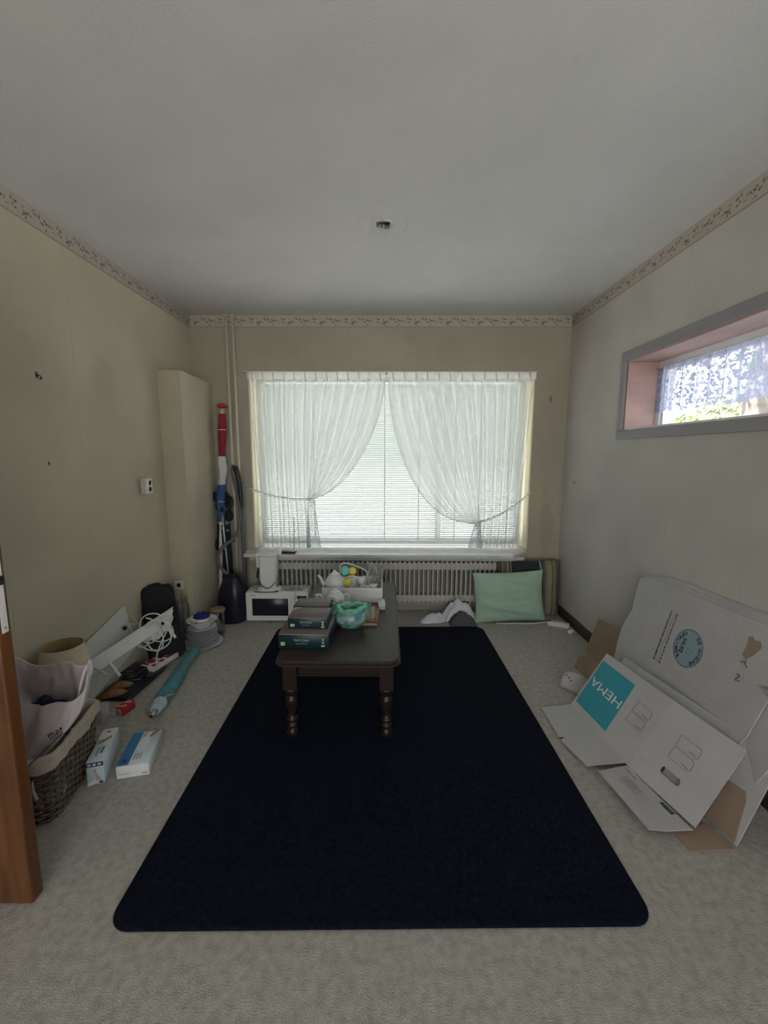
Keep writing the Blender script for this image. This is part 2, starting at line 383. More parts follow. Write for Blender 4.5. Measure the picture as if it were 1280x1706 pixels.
# lace pattern: opaque motifs on fine net, denser near the hem
nt = M_lace.node_tree; mixn = nt.nodes[M_lace['mix']]
tcn = N(nt, 'ShaderNodeTexCoord'); sp = N(nt, 'ShaderNodeSeparateXYZ'); nt.links.new(tcn.outputs['Object'], sp.inputs[0])
vo = N(nt, 'ShaderNodeTexVoronoi', feature='SMOOTH_F1'); vo.inputs['Scale'].default_value = 75; nt.links.new(tcn.outputs['Object'], vo.inputs['Vector'])
nz = N(nt, 'ShaderNodeTexNoise'); nz.inputs['Scale'].default_value = 48; nz.inputs['Detail'].default_value = 3; nt.links.new(tcn.outputs['Object'], nz.inputs['Vector'])
mot = mathn(nt, 'GREATER_THAN', nz.outputs['Fac'], .50)
hole = mathn(nt, 'GREATER_THAN', vo.outputs['Distance'], .30)
low = N(nt, 'ShaderNodeMapRange'); low.inputs[1].default_value = 1.95; low.inputs[2].default_value = 1.66; low.inputs[3].default_value = .50; low.inputs[4].default_value = .66
nt.links.new(sp.outputs[2], low.inputs[0])
fac = mathn(nt, 'ADD', low.outputs[0], mathn(nt, 'MULTIPLY', mathn(nt, 'MULTIPLY', mot, hole), .34)); nt.links.new(fac, mixn.inputs[0])

# ------------------------------------------------------------------ setting
XL, XR, YB, H, YR = -1.667, 1.548, 3.73, 2.568, -2.3
OX0, OX1, OZ0, OZ1 = -1.19, 1.262, .555, 2.09     # front window opening
RY0, RY1, RZ0, RZ1 = -0.60, 2.83, 1.575, 2.015     # side window opening, near end stretched out of view for more daylight
m = MB(); m.box(XL-.2, XR+.3, YR-.2, YB+.3, -.15, 0); struct('floor', m, M_carpet, label='light grey beige fitted carpet')
m = MB(); m.box(XL-.2, XR+.3, YR-.2, YB+.3, H, H+.15); ceil = struct('ceiling', m, M_ceil)
m = MB(); m.box(XL-.15, XL, YR-.2, YB+.3, 0, H); struct('wall_left', m, M_wl)
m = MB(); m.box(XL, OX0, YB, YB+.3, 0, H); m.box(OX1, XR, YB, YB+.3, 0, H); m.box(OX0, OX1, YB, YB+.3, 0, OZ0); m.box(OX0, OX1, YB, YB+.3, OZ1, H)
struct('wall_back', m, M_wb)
m = MB(); m.box(XR, XR+.30, YR, RY0, 0, H); m.box(XR, XR+.30, RY1, YB+.3, 0, H); m.box(XR, XR+.30, RY0, RY1, 0, RZ0); m.box(XR, XR+.30, RY0, RY1, RZ1, H)
struct('wall_right', m, M_wr)
m = MB(); m.box(XL, -1.25, YR-.15, YR, 0, H); m.box(1.25, XR, YR-.15, YR, 0, H); m.box(-1.25, 1.25, YR-.15, YR, 2.3, H); m.box(-1.25, 1.25, YR-.15, YR, 0, .2)  # unseen rear wall; large opening added to let in more daylight
struct('wall_rear', m, M_wl)
# boxed-in chimney pier in the far left corner
m = MB(); m.box(XL, -1.506, 3.165, YB, 0, 2.018); pier = struct('wall_pier', m, M_wl, label='boxed-in wallpapered pier, lower than the ceiling')
# borders
bm0, bm1 = border_mat(0), border_mat(1)
m = MB(); m.box(XL, XL+.003, YR, YB, 2.474, H); struct('trim_1', m, bm1, label='wallpaper border with leaf garland, left wall')
m = MB(); m.box(XL+.003, XR-.003, YB-.003, YB, 2.474, H); struct('trim_2', m, bm0, label='wallpaper border with leaf garland, window wall')
m = MB(); m.box(XR-.003, XR, YR, YB, 2.474, H); struct('trim_3', m, bm1, label='wallpaper border with leaf garland, right wall')
m = MB(); m.prism([(YR, 0), (YB, 0), (YB, .085), (YR, .085)], 0, .014, fr=(Vector((XR-.014, 0, 0)), Vector((0, 1, 0)), Vector((0, 0, 1)), Vector((1, 0, 0))))
struct('baseboard_right', m, M_skirt)

# ---- front window: frame, mullion, glass, sill
wf = link('window_1', None); wf['kind'] = 'structure'; wf.location = (.03, YB+.2, OZ0)
def wl(mb): return mb.xf(Matrix.Translation((-.03, -(YB+.2), -OZ0)))
y0, y1 = YB+.19, YB+.25
m = MB(); m.box(OX0, OX0+.06, y0, y1, OZ0+.02, OZ1); m.box(OX1-.06, OX1, y0, y1, OZ0+.02, OZ1); m.box(OX0+.06, OX1-.06, y0, y1, OZ1-.06, OZ1); m.box(OX0+.06, OX1-.06, y0, y1, OZ0+.02, OZ0+.08)
part('window_frame', wl(m), M_mull, wf, bev=.004)
m = MB(); m.box(.455, .51, y0, y1, OZ0+.08, OZ1-.06); part('mullion', wl(m), M_mull, wf)
for a, b_ in ((OX0+.06, .455), (.51, OX1-.06)):
    m = MB(); m.box(a, b_, y0+.028, y0+.032, OZ0+.08, OZ1-.06); part('pane', wl(m), M_pane, wf)
for a, b_ in ((OX0, OX0+.012), (OX1-.012, OX1)):
    m = MB(); m.box(a, b_, YB+.002, y0, OZ0+.02, OZ1-.012); part('reveal_lining', wl(m), M_sidec, wf, label='yellowed cream side lining')
m = MB(); m.box(OX0, OX1, YB+.002, y0, OZ1-.012, OZ1); part('reveal_lining', wl(m), M_mull, wf)
sl = MB(); sl.prism([(-1.265, 3.728), (-1.235, 3.555), (1.085, 3.545), (1.262, 3.728), (1.262, 3.92), (-1.19, 3.92), (-1.19, 3.728)], .533, .558)
o = struct('window_sill', wl(sl), [M_stone], wf, label='pale marble window sill')
m = MB(); m.box(-1.2, 1.2, 3.60, 3.728, .495, .532); part('sill_support', wl(m), M_rad, wf)

# ---- side window
ws = link('window_2', None); ws['kind'] = 'structure'; ws.location = (XR, 2.0, RZ0)
def w2(mb): return mb.xf(Matrix.Translation((-XR, -2.0, -RZ0)))
cz = .058
m = MB(); m.box(XR-.014, XR, RY0-cz, RY1+cz, RZ1, RZ1+cz); m.box(XR-.014, XR, RY0-cz, RY1+cz, RZ0-cz, RZ0); m.box(XR-.014, XR, RY1, RY1+cz, RZ0, RZ1); m.box(XR-.014, XR, RY0-cz, RY0, RZ0, RZ1)
part('casing', w2(m), M_greyp, ws, label='mauve-grey painted casing', bev=.003)
m = MB(); t = .012
m.box(XR, XR+.195, RY0, RY1, RZ1-t, RZ1); m.box(XR, XR+.195, RY1-t, RY1, RZ0, RZ1-t); m.box(XR, XR+.195, RY0, RY0+t, RZ0, RZ1-t)
part('reveal_lining', w2(m), M_pink, ws, label='pinkish plywood reveal lining')
m = MB(); m.box(XR, XR+.195, RY0, RY1, RZ0, RZ0+.012); part('reveal_sill', w2(m), M_upvc, ws)
xf0, xf1 = XR+.195, XR+.245
m = MB(); fw_ = .042
m.box(xf0, xf1, RY0, RY1, RZ1-.055, RZ1); m.box(xf0, xf1, RY0, RY1, RZ0, RZ0+.03); m.box(xf0, xf1, RY1-.05, RY1, RZ0+.03, RZ1-.055); m.box(xf0, xf1, RY0, RY0+fw_, RZ0+.03, RZ1-.055)
part('window_frame', w2(m), M_upvc, ws, bev=.004)
m = MB(); m.box(xf0+.01, xf1-.01, RY1-.075, RY1-.056, RZ0+.03, RZ1-.055); m.box(xf0+.01, xf1-.01, RY0+fw_, RY1-.056, RZ1-.075, RZ1-.06)
part('sash', w2(m), M_upvc, ws)
m = MB(); m.box(xf0+.024, xf0+.028, RY0+fw_, RY1-.075, RZ0+.03, RZ1-.075); part('pane', w2(m), M_pane, ws)

# ---- door, free edge toward the room, hinged on the left wall
dr = link('door_1', None); dr['kind'] = 'structure'; dr.location = (-1.64, 1.17, 0)
m = MB(); dx = 1.64
m.box(.0, .525, -.022, .022, .006, 2.05)
part('leaf', m, M_door, dr, label='orange varnished wooden door leaf', bev=.006)
m = MB(); m.box(.525, .5265, -.010, .010, .90, 1.12); part('lock_faceplate', m, M_white, dr, label='white lock faceplate')
m = MB(); m.box(.5265, .536, -.006, .006, 1.045, 1.07); part('latch', m, M_black, dr)
m = MB(); m.lathe([(0, 0), (.004, 0), (.004, .0012), (0, .0014)], 12); m.xf(Matrix.Translation((.5266, 0, .915)) @ Matrix.Rotation(PI/2, 4, 'Y')); part('screw', m, M_steel, dr)
m = MB(); m.box(-.025, -.0, -.035, .035, 0, 2.09); part('frame_post', m, M_door, dr)

# ---- outside: what shows through the side window
m = MB(); m.box(-40, 60, -40, 60, -.35, -.25); struct('ground', m, M_paving)
def bush(name, label, loc, size, n, leaf, mt, seed):
    rnd = random.Random(seed)
    t = thing(name, label, 'shrub', loc)
    mb = MB()
    for i in range(n):
        a = rnd.uniform(0, 2*PI); c = rnd.uniform(-1, 1); r = rnd.uniform(.55, 1)**.5; s_ = math.sqrt(1-c*c)
        p = Vector((size[0]*r*s_*math.cos(a), size[1]*r*s_*math.sin(a), size[2]*(1+r*c)))
        d = Vector((rnd.gauss(0, 1), rnd.gauss(0, 1), rnd.gauss(0, 1))).normalized(); e = d.orthogonal().normalized()
        L = leaf*rnd.uniform(.7, 1.3)
        mb.add([p-e*L*.35, p+d*L*.6, p+e*L*.35, p-d*L*.6], [(0, 1, 2, 3)])
    part('foliage', mb, mt, t, kind='stuff')
    mb = MB(); 
    for k in range(4):
        a = k*1.6; mb.tube([(0.05*math.cos(a), .05*math.sin(a), 0), (size[0]*.4*math.cos(a), size[1]*.4*math.sin(a), size[2]*1.2)], [.03, .012], 6)
    part('stem', mb, M_bark, t)
bush('garden_shrub', 'sunlit green shrub seen low through the side window, left of the tree', (4.6, 6.75, -.25), (.5, .55, 1.16), 2600, .07, M_leafy, 1)
bush('garden_shrub', 'yellow-green bush behind the tree trunk outside the side window', (8.4, 9.3, -.25), (1.4, 3.6, 1.62), 5200, .16, M_leafy2, 2)
t = thing('garden_tree', 'tree with thick grey trunk outside the side window', 'tree', (4.6, 5.38, -.25))
m = MB(); m.tube([(0, 0, 0), (.02, .02, 1.4), (-.05, .0, 2.2), (.0, -.1, 3.6)], [.20, .16, .15, .12], 14); part('trunk', m, M_bark, t)
m = MB(); m.tube([(0, 0, 1.75), (.1, -.45, 2.4), (.2, -.9, 3.2)], [.08, .06, .04], 10); part('branch', m, M_bark, t)
mb = MB(); rnd = random.Random(5)
for i in range(1500):
    p = Vector((rnd.gauss(0, .6), rnd.gauss(0, .9)-.2, 3.9+rnd.gauss(0, .45))); d = Vector((rnd.gauss(0, 1), rnd.gauss(0, 1), rnd.gauss(0, 1))).normalized(); e = d.orthogonal().normalized(); L = .11
    mb.add([p-e*L*.35, p+d*L*.6, p+e*L*.35, p-d*L*.6], [(0, 1, 2, 3)])
part('crown', mb, M_leafy, t, kind='stuff')

# ------------------------------------------------------------------ rug
def rug_fn():
    W, L, r, th = .832, 1.112, .07, .014
    pts = []
    for cx, cy, a0 in ((W-r, L-r, 0), (-W+r, L-r, PI/2), (-W+r, -L+r, PI), (W-r, -L+r, 1.5*PI)):
        for k in range(8): a = a0 + PI/2*k/7; pts.append((cx + r*math.cos(a), cy + r*math.sin(a)))
    n = len(pts); m = MB()
    vs = []
    for ins, z in ((0, .001), (-.004, .006), (0, .011), (.008, th)):
        for x, y in pts: vs.append((x*(1-ins/W), y*(1-ins/L), z))
    fs = [tuple(reversed(range(n)))]
    for q in range(3):
        for i in range(n): fs.append((q*n+i, q*n+(i+1) % n, (q+1)*n+(i+1) % n, (q+1)*n+i))
    fs.append(tuple(3*n+i for i in range(n))); m.add(vs, fs, 0, False); return m
single('area_rug', rug_fn(), M_rug, 'large rectangular navy blue rug under the coffee table', 'rug', (-.028, 2.202, 0), math.radians(1.0))

# ------------------------------------------------------------------ coffee table
TZ = .44
ct = thing('coffee_table', 'low dark-stained wooden coffee table with turned legs on the navy rug', 'table', (-.235, 2.53, .014))
def table_top():
    W, L, c = .305, .642, .055
    m = MB(); prof = [(.012, TZ-.014-.032), (.0, TZ-.014-.026), (.0, TZ-.014-.020), (.010, TZ-.014-.016), (.006, TZ-.014-.012), (.006, TZ-.014-.004), (.010, TZ-.014)]
    def ring(ins):
        w_, l_ = W-ins, L-ins; pts = []
        for sx_, sy_, a0 in ((1, 1, 0), (-1, 1, PI/2), (-1, -1, PI), (1, -1, 1.5*PI)):
            cx, cy = sx_*(w_-c), sy_*(l_-c)
            for k in range(5): a = a0+PI/2*k/4; pts.append((cx+c*math.cos(a), cy+c*math.sin(a)))
        return pts
    vs = []; n = 20
    for ins, z in prof:
        for x, y in ring(ins): vs.append((x, y, z))
    fs = [tuple(reversed(range(n)))]+[(q*n+i, q*n+(i+1) % n, (q+1)*n+(i+1) % n, (q+1)*n+i) for q in range(len(prof)-1) for i in range(n)]+[tuple((len(prof)-1)*n+i for i in range(n))]
    m.add(vs, fs); return m
part('tabletop', table_top(), M_dwoodtop, ct)
zt = TZ-.014-.032
for nm, (x0, x1, ya, yb) in (('f', (-.20, .20, -.575, -.555)), ('b', (-.20, .20, .555, .575)), ('l', (-.262, -.242, -.53, .53)), ('r', (.242, .262, -.53, .53))):
    m = MB(); m.box(x0, x1, ya, yb, zt-.068, zt)
    if nm in 'fb': m.box(x0, x1, ya-.006, yb+.006, zt-.074, zt-.062)
    else: m.box(x0-.006, x1+.006, ya, yb, zt-.074, zt-.062)
    part('apron', m, M_dwood, ct)
lm = MB(); a = .034
lm.box(-a, a, -a, a, .262, zt)
lm.lathe([(.026, .225), (.030, .235), (.034, .25), (.036, .262)], 20)
lm.lathe([(.0, .0), (.018, .0), (.027, .012), (.029, .026), (.024, .038), (.018, .044), (.018, .050), (.026, .056), (.028, .064), (.024, .071), (.018, .075), (.018, .081), (.027, .088), (.029, .096), (.024, .104), (.017, .110), (.019, .130), (.026, .160), (.031, .190), (.030, .205), (.022, .218), (.020, .224), (.026, .228)], 20)
lme = lm.mesh('leg', M_dwood)
for x, y in ((-.236, -.573), (.236, -.573), (-.236, .573), (.236, .573)): link('leg', lme, ct, (x, y, 0))

# ------------------------------------------------------------------ radiator and pipes
rd = thing('radiator', 'long cream column radiator under the front window', 'radiator', (.0, 3.67, 0))
sec = MB()
zt_, zb = .49, .10
prof = [(-.003, zb), (.003, zb), (.003, zt_-.02), (0, zt_), (-.003, zt_-.02)]
for y in (-.043, ):
    sec.prism([(-.0055, zb), (.0055, zb), (.0055, zt_-.016), (0, zt_), (-.0055, zt_-.016)], -.046, .046, fr=(Vector((0, 0, 0)), Vector((1, 0, 0)), Vector((0, 0, 1)), Vector((0, 1, 0))))
# bowed header blocks joining the columns, pointed on top
sec.prism([(-.0205, .405), (.0205, .405), (.0205, .458), (.003, .482), (-.003, .482), (-.0205, .458)], -.032, .040, fr=(Vector((0, 0, 0)), Vector((1, 0, 0)), Vector((0, 0, 1)), Vector((0, 1, 0))))
sec.prism([(-.0205, .115), (.0205, .115), (.0205, .17), (-.0205, .17)], -.032, .040, fr=(Vector((0, 0, 0)), Vector((1, 0, 0)), Vector((0, 0, 1)), Vector((0, 1, 0))))
sec.box(-.005, .005, .010, .030, .16, .41)
sme = sec.mesh('radiator_section', M_rad)
for i in range(47): link('radiator_section', sme, rd, (-.96+i*.0415, 0, 0))
for x in (-.75, .75):
    m = MB(); m.box(x-.012, x+.012, .0, .055, .0, .13); part('bracket', m, M_rad, rd)
for i, x in enumerate((-1.345, -1.29)):
    t = thing('heating_pipe', 'cream vertical heating pipe in the left corner, %s of the pair' % ('left one' if i == 0 else 'right one'), 'pipe', (x, 3.70, 0))
    m = MB(); m.tube([(0, 0, 0), (0, 0, 2.565)], .011, 12); part('pipe', m, M_pipe, t)
    m = MB(); m.lathe([(.012, 0), (.024, 0), (.024, .008), (.012, .012)], 16, (0, 0, 2.553)); part('collar', m, M_pipe, t)
t = thing('radiator_supply_pipe', 'thin horizontal cream pipe below the left end of the sill', 'pipe', (-1.15, 3.70, .5))
m = MB(); m.tube([(-.125, 0, -.02), (.15, 0, -.02)], .009, 10); part('pipe', m, M_pipe, t)

# ------------------------------------------------------------------ venetian blinds
def blind(x0, x1, zlow, label, cords):
    xc = (x0+x1)/2; t = thing('venetian_blind', label, 'blind', (xc, 3.86, 2.07), group=None)
    hw = (x1-x0)/2
    m = MB(); m.rbox(-hw, hw, -.018, .018, -.03, 0, .003, 2); part('headrail', m, M_white, t)
    n = int((2.035-zlow)/.0195); s_ = MB()
    A = math.radians(-47); wd = .0135
    prof = [(-wd, 0), (-wd*.5, .0012), (0, .0018), (wd*.5, .0012), (wd, 0)]
    ps = [(p*math.cos(A) - q*math.sin(A), p*math.sin(A) + q*math.cos(A)) for p, q in prof]
    vs = [(-hw, y, z) for y, z in ps]+[(hw, y, z) for y, z in ps]
    s_.add(vs, [(i, i+1, 6+i, 5+i) for i in range(4)], 0, True); sm = s_.mesh('slat', M_slat)
    for i in range(n): 
        o = link('slat', sm, t, (0, 0, -.045-i*.0195))
    zb_ = -.045-n*.0195
    m = MB(); m.rbox(-hw, hw, -.010, .010, zb_-.010, zb_, .002, 2); part('bottom_rail', m, M_white, t)
    for c in cords:
        m = MB(); m.box(c-xc-.004, c-xc+.004, -.0150, -.0143, zb_, -.03); m.box(c-xc-.0015, c-xc+.0015, -.018, -.0165, zb_-.01, -.03); part('ladder_tape', m, M_white, t)
    return t
blind(-1.155, .462, .615, 'wide white venetian blind behind the curtains, left of the mullion', (-.95, -.66, -.02, .29))
blind(.503, 1.225, .615, 'narrow white venetian blind behind the right curtain, right of the mullion', (.62, .84, 1.1))

# ------------------------------------------------------------------ curtains
def pleat(s, n): return math.sin(2*PI*n*s)
def curtain(side):
    nu, nv = 260, 60
    def fn_left(s, t):
        ztop, zbot = 2.055, .592
        tt = .70 if side < 0 else .86         # fraction of height where tied
        if side < 0: xa, xb, tx, tie = -1.185, -.020, -.64, 1.035
        else: xa, xb, tx, tie = 1.245, .010, .775, .82
        z = ztop + (zbot-ztop)*t
        d = xb - xa
        th = (ztop-tie)/(ztop-zbot)
        s0 = .46 if side < 0 else .40
        drift = .045 if side < 0 else .085
        outer = xa + d*.0 + math.copysign(drift, d)*min(1, t/.9)
        xs_top = xa + d*s
        # position at the tie level
        if s <= s0: xt = (xa+math.copysign(drift, d)) + (tx - (xa+math.copysign(drift, d)) - math.copysign(.05, d))*(s/s0)
        else: xt = tx - math.copysign(.05, d) + math.copysign(.05, d)*((s-s0)/(1-s0))
        if t < th:
            k = t/th
            if s <= s0: w_ = 1 - k
            else:
                ww = (s-s0)/(1-s0); e1 = 1+.7*ww; e2 = 1-(.38 if side < 0 else .58)*ww
                w_ = max(0, 1-k**e1)**e2
            x = xt + (xs_top-xt)*w_
            if s > s0: z -= .0
        else:
            k = (t-th)/(1-th)
            if s <= s0: x = xt + math.copysign(.02, d)*k*s/s0
            else: x = xt + math.copysign(.075, d)*((s-s0)/(1-s0)-.35)*k
        # belly: the swagged inner edge dips below the knot before being caught
        npl = 13
        amp = (.030 if s <= s0 or t < th else .018)*min(1, t*14+.12)
        if s > s0 and t < th: amp *= (1-.45*(t/th))
        if s > s0 and t >= th: amp = .016*.3 + .009*max(0, 1-(t-th)/.06)
        y = 3.690 + amp*math.sin(2*PI*npl*s + .5*math.sin(5*t)) + .0015*math.sin(2*PI*22*s+3*t) 
        if s > s0: y -= .020*math.exp(-((t-th)/.10)**2)
        if t > .985: pass
        return (x, y, z)
    m = MB(); m.grid(fn_left, nu, nv)
    return m
def build_curtain(side):
    nm = 'left' if side < 0 else 'right'
    lab = 'sheer white pleated curtain tied back toward the left of the front window' if side < 0 else 'sheer white pleated curtain tied back toward the right of the front window'
    ox = -.6 if side < 0 else .62
    t = thing('sheer_curtain', lab, 'curtain', (ox, 3.69, .59))
    T = Matrix.Translation((-ox, -3.69, -.59))
    part('voile', curtain(side).xf(T), M_sheer, t)
    x0, x1 = (-1.185, -.012) if side < 0 else (.004, 1.255)
    def tape(s, q):
        x = x0+(x1-x0)*s; return (x, 3.688+.004*math.sin(2*PI*13*s*1.0), 2.045+.055*q)
    m = MB(); m.grid(tape, 130, 2); m.xf(T); part('heading_tape', m, M_tape, t)
    npl = 13
    for k in range(npl):
        x = x0+(x1-x0)*(k+.5)/npl
        m = MB(); m.tube([(x-.004, 3.676, 2.095), (x, 3.672, 2.06), (x+.002, 3.674, 2.025)], [.003, .006, .004], 6); m.xf(T); part('pleat', m, M_tape, t)
    # hem along the swagged inner edge
    c = curtain(side); row = [c.v[j*261+260] for j in range(61)]
    m = MB(); m.tube([(p[0], p[1]-.001, p[2]) for p in row], .0035, 5); m.xf(T); part('edge_hem', m, M_tape, t)
build_curtain(-1); build_curtain(1)
m = MB(); m.box(-1.225, 1.275, -.010, .010, 0, .008); m.box(-1.225, -1.215, -.01, .0, 0, .012)
single('curtain_rail', m, M_offw, 'slim cream curtain rail along the top of the front window', 'rail', (0, 3.718, 2.104))
def rope(p0, p1, sag, label):
    t = thing('curtain_tieback', label, 'tieback', p0)
    p0v, p1v = Vector(p0), Vector(p1); pts = []
    for i in range(41):
        k = i/40; p = p0v.lerp(p1v, k); p.z -= sag*4*k*(1-k)*(1 if sag > 0 else 1); pts.append(p-p0v)
    m = MB(); m.tube(pts, .0045, 6); part('cord', m, M_tape, t)
    mb = MB()
    for i in range(1, 39, 2):
        a = pts[i]; b = pts[i+2]; c = (a+b)/2+Vector((0, 0, -.020))
        mb.add([a, b, (b+c)/2+Vector((0, 0, -.006)), c, (a+c)/2+Vector((0, 0, -.006))], [(0, 1, 2, 3, 4)])
    part('lace_edging', mb, M_tape, t)
    d = (p1v-p0v).normalized()
    m = MB(); s_ = 1 if p1v.x > p0v.x else -1
    m.tube([(-.02*s_, .04, .0), (-.02*s_, .0, .0), (-.005*s_, -.005, -.004), (.0, .0, .004)], .003, 6); part('wall_hook', m, M_steel, t)
rope((-1.205, 3.688, 1.124), (-.645, 3.652, 1.035), .035, 'white lace-edged tieback cord hooked left of the window')
rope((1.262, 3.688, 1.098), (.775, 3.652, .825), .045, 'white lace-edged tieback cord hooked right of the window')

# ---- lace valance in the side window
t = thing('lace_valance', 'short scalloped white lace valance hanging in the side window', 'curtain', (1.735, 2.0, 1.96))
npan = 32; y_a, y_b = -.55, 2.79
for k in range(npan):
    ya = y_b-(y_b-y_a)*k/npan; yb_ = y_b-(y_b-y_a)*(k+1)/npan
    def fn(s, q, ya=ya, yb_=yb_, k=k):
        y = ya+(yb_-ya)*(s*1.12-.06); x = 1.722+.016*math.sin(2*PI*s+.4*k) + (.004 if k % 2 else 0)
        zt2 = 1.955; zb2 = 1.672+.022*(2*s-1)**2 + .006*math.sin(k*2.1)
        return (x-1.735, y-2.0, zt2+(zb2-zt2)*q-1.96)
    m = MB(); m.grid(fn, 10, 8)
    part('lace_panel', m, M_lace, t)
m = MB(); m.tube([(-.01, y_a-2.0-.02, -.002), (-.01, y_b-2.0+.02, -.002)], .004, 8); part('rod', m, M_white, t)

# ================================================================== things on the right
V = Vector
def F(o, e, u, n): return (V(o), V(e), V(u), V(n))
TH = .004
# brown cardboard panel leaning behind
t = thing('cardboard_sheet', 'plain brown cardboard piece leaning on the skirting behind the blue-printed carton', 'cardboard', (1.33, 2.72, 0))
T = Matrix.Translation((-1.33, -2.72, 0))
def slab(pts, th, mi=0):
    """thin board through 3D points (planar polygon) thickened along its normal"""
    ps = [V(p) for p in pts]; nrm = V((0, 0, 0))
    for i in range(len(ps)): nrm += (ps[i]).cross(ps[(i+1) % len(ps)])
    nrm.normalize(); n = len(ps); m = MB()
    vs = [p for p in ps]+[p - nrm*th for p in ps]
    m.add(vs, [tuple(range(n)), tuple(reversed(range(n, 2*n)))]+[(i, n+i, n+(i+1) % n, (i+1) % n) for i in range(n)], mi)
    return m
part('upper_panel', slab([(1.425, 2.87, .035), (1.400, 2.53, .040), (1.500, 2.546, .326), (1.532, 2.930, .243)], TH).xf(T), M_brown, t)
part('lower_flap', slab([(1.27, 2.685, .008), (1.29, 2.50, .008), (1.400, 2.53, .040), (1.425, 2.87, .035), (1.390, 2.80, .026), (1.345, 2.80, .020)], TH).xf(T), M_brown, t)
part('side_flap', slab([(1.400, 2.53, .040), (1.395, 2.45, .040), (1.425, 2.45, .12), (1.435, 2.53, .14)], TH).xf(T), M_brown, t)

# white card flap standing on the floor
t = thing('cardboard_offcut', 'small curved white cardboard flap on the carpet beside the blue-printed carton', 'cardboard', (1.13, 2.42, 0))
T = Matrix.Translation((-1.13, -2.42, 0))
def fn(s, q): 
    p = V((1.072, 2.435, .004)).lerp(V((1.165, 2.30, .004)), s); r = V((1.115, 2.49, .075)).lerp(V((1.215, 2.36, .085)), s)
    k = p.lerp(r, q); k.z += .018*math.sin(PI*s)*q; k.x -= .012*math.sin(PI*q); return k
m = MB(); m.grid(fn, 12, 8); 
o = part('card', m.xf(T), M_card, t); md = o.modifiers.new('thickness', 'SOLIDIFY'); md.thickness = .003
m = MB(); fr0 = fn(.2, .8)
for i in range(3):
    p = fn(.15+.12*i, .75-.1*i) + V((-.003, -.003, .002)); m.add([p, p+V((.006, -.008, .0)), p+V((.007, -.006, .007)), p+V((.0, .0, .008))], [(0, 1, 2, 3)])
part('ink_mark', m.xf(T), M_navyprint, t, kind='stuff')

# large white flattened carton (A)
AF = F((1.36, 2.36, .235), (0, -.9995, .0306), (.2751, .0294, .961), (-.9614, .0084, .2749))
t = thing('flattened_moving_carton', 'large white flattened carton with round blue logo leaning on the right wall', 'cardboard', (1.40, 1.98, 0))
T = Matrix.Translation((-1.40, -1.98, 0)); L = lambda fr: (fr[0]-V((1.40, 1.98, 0)), fr[1], fr[2], fr[3])
AL = L(AF)
outl = [(-.055, -.20), (.60, -.235), (.82, -.215), (.850, .05), (.863, .087), (.885, .262), (.828, .288), (.985, .345), (.985, .52), (.778, .515), (.40, .514), (.063, .512), (-.020, .492), (-.044, .482), (-.041, .412), (-.030, .340), (-.017, .291), (-.040, .235), (-.053, .169), (-.045, .08), (-.03, .015)]
m = MB(); m.prism(outl, -.005, 0, fr=AL); part('front_sheet', m, [M_card], t)
for k, (dz_, du, dv) in enumerate(((-.010, .045, .018), (-.017, .02, .030), (-.024, .055, .040))):
    m = MB(); m.prism([(-.03+du, -.22), (.90, -.22), (.985, .1), (.985, .51+dv), (.30, .512+dv), (.10+du, .506+dv), (.0+du, .490+dv), (-.03+du, .470+dv)] if k != 1 else [(-.05+du, -.22), (.88, -.22), (.99, .1), (.99, .52+dv), (.07+du, .50+dv), (.07+du, .486+dv), (-.05+du, .486+dv)], dz_-.005, dz_, fr=AL); part('inner_sheet', m, [M_card], t)
m = MB(); m.prism([(.87, .285), (.985, .22), (.985, .345), (.830, .292)], -.0055, -.004, fr=AL); part('torn_corner', m, M_brown, t, label='torn brown inner corner')
# creases
for a, b_ in (((.205, .50), (.25, -.10)), ((.646, .505), (.634, .0)), ((.628, .271), (.83, .281)), ((.0, .40), (.21, .37)), ((-.02, .12), (.86, .125))):
    d = (V(b_)-V(a)).normalized(); q = V((-d.y, d.x))*.0012
    m = MB(); m.prism([(a[0]-q.x, a[1]-q.y), (b_[0]-q.x, b_[1]-q.y), (b_[0]+q.x, b_[1]+q.y), (a[0]+q.x, a[1]+q.y)], 0, .0012, fr=AL); part('crease', m, M_card, t)
def disc(fr, u, v, r0, r1, off, n=48, a0=0, a1=2*PI):
    m = MB(); vs = []; o, e, uu, nn = fr
    for k in range(n+1):
        a = a0+(a1-a0)*k/n
        for r in (r0, r1): vs.append(o+e*(u+r*math.cos(a))+uu*(v+r*math.sin(a))+nn*off)
    m.add(vs, [(2*k, 2*k+1, 2*k+3, 2*k+2) for k in range(n)]); return m
cu, cv, cr_ = .455, .268, .090
part('logo_disc', disc(AL, cu, cv, 0, cr_-.002, .0010), M_circ, t, label='round blue-grey logo')
part('logo_ring', disc(AL, cu, cv, cr_-.003, cr_, .0016), M_ink, t)
rot = -PI/2
def arc_text(txt, fr, u, v, R, size, mt, parent, top=True, base=-PI/2, spread=None):
    # letters along an arc; base = direction rotation of the whole logo
    n = len(txt); sp_ = spread/(n-1)
    for i, ch in enumerate(txt):
        if ch == ' ': continue
        if top: a = PI/2 - (i-(n-1)/2)*sp_; rr = a - PI/2
        else: a = -PI/2 + (i-(n-1)/2)*sp_; rr = a + PI/2
        ang = a + base; ro = rr + base
        text(ch, size, mt, parent, fr, u+R*math.cos(ang), v+R*math.sin(ang), ro, off=.0016, align='CENTER', bold=.0004, name='lettering')
arc_text('DE NIEUWE', AL, cu, cv, .064, .026, M_ink, t, True, rot, 1.9)
arc_text('OPRUIMER', AL, cu, cv, .080, .028, M_ink, t, False, rot, 1.9)
text('HUIS', .034, M_ink, t, AL, cu-.044, cv, rot, off=.0016, align='CENTER', bold=.0008)
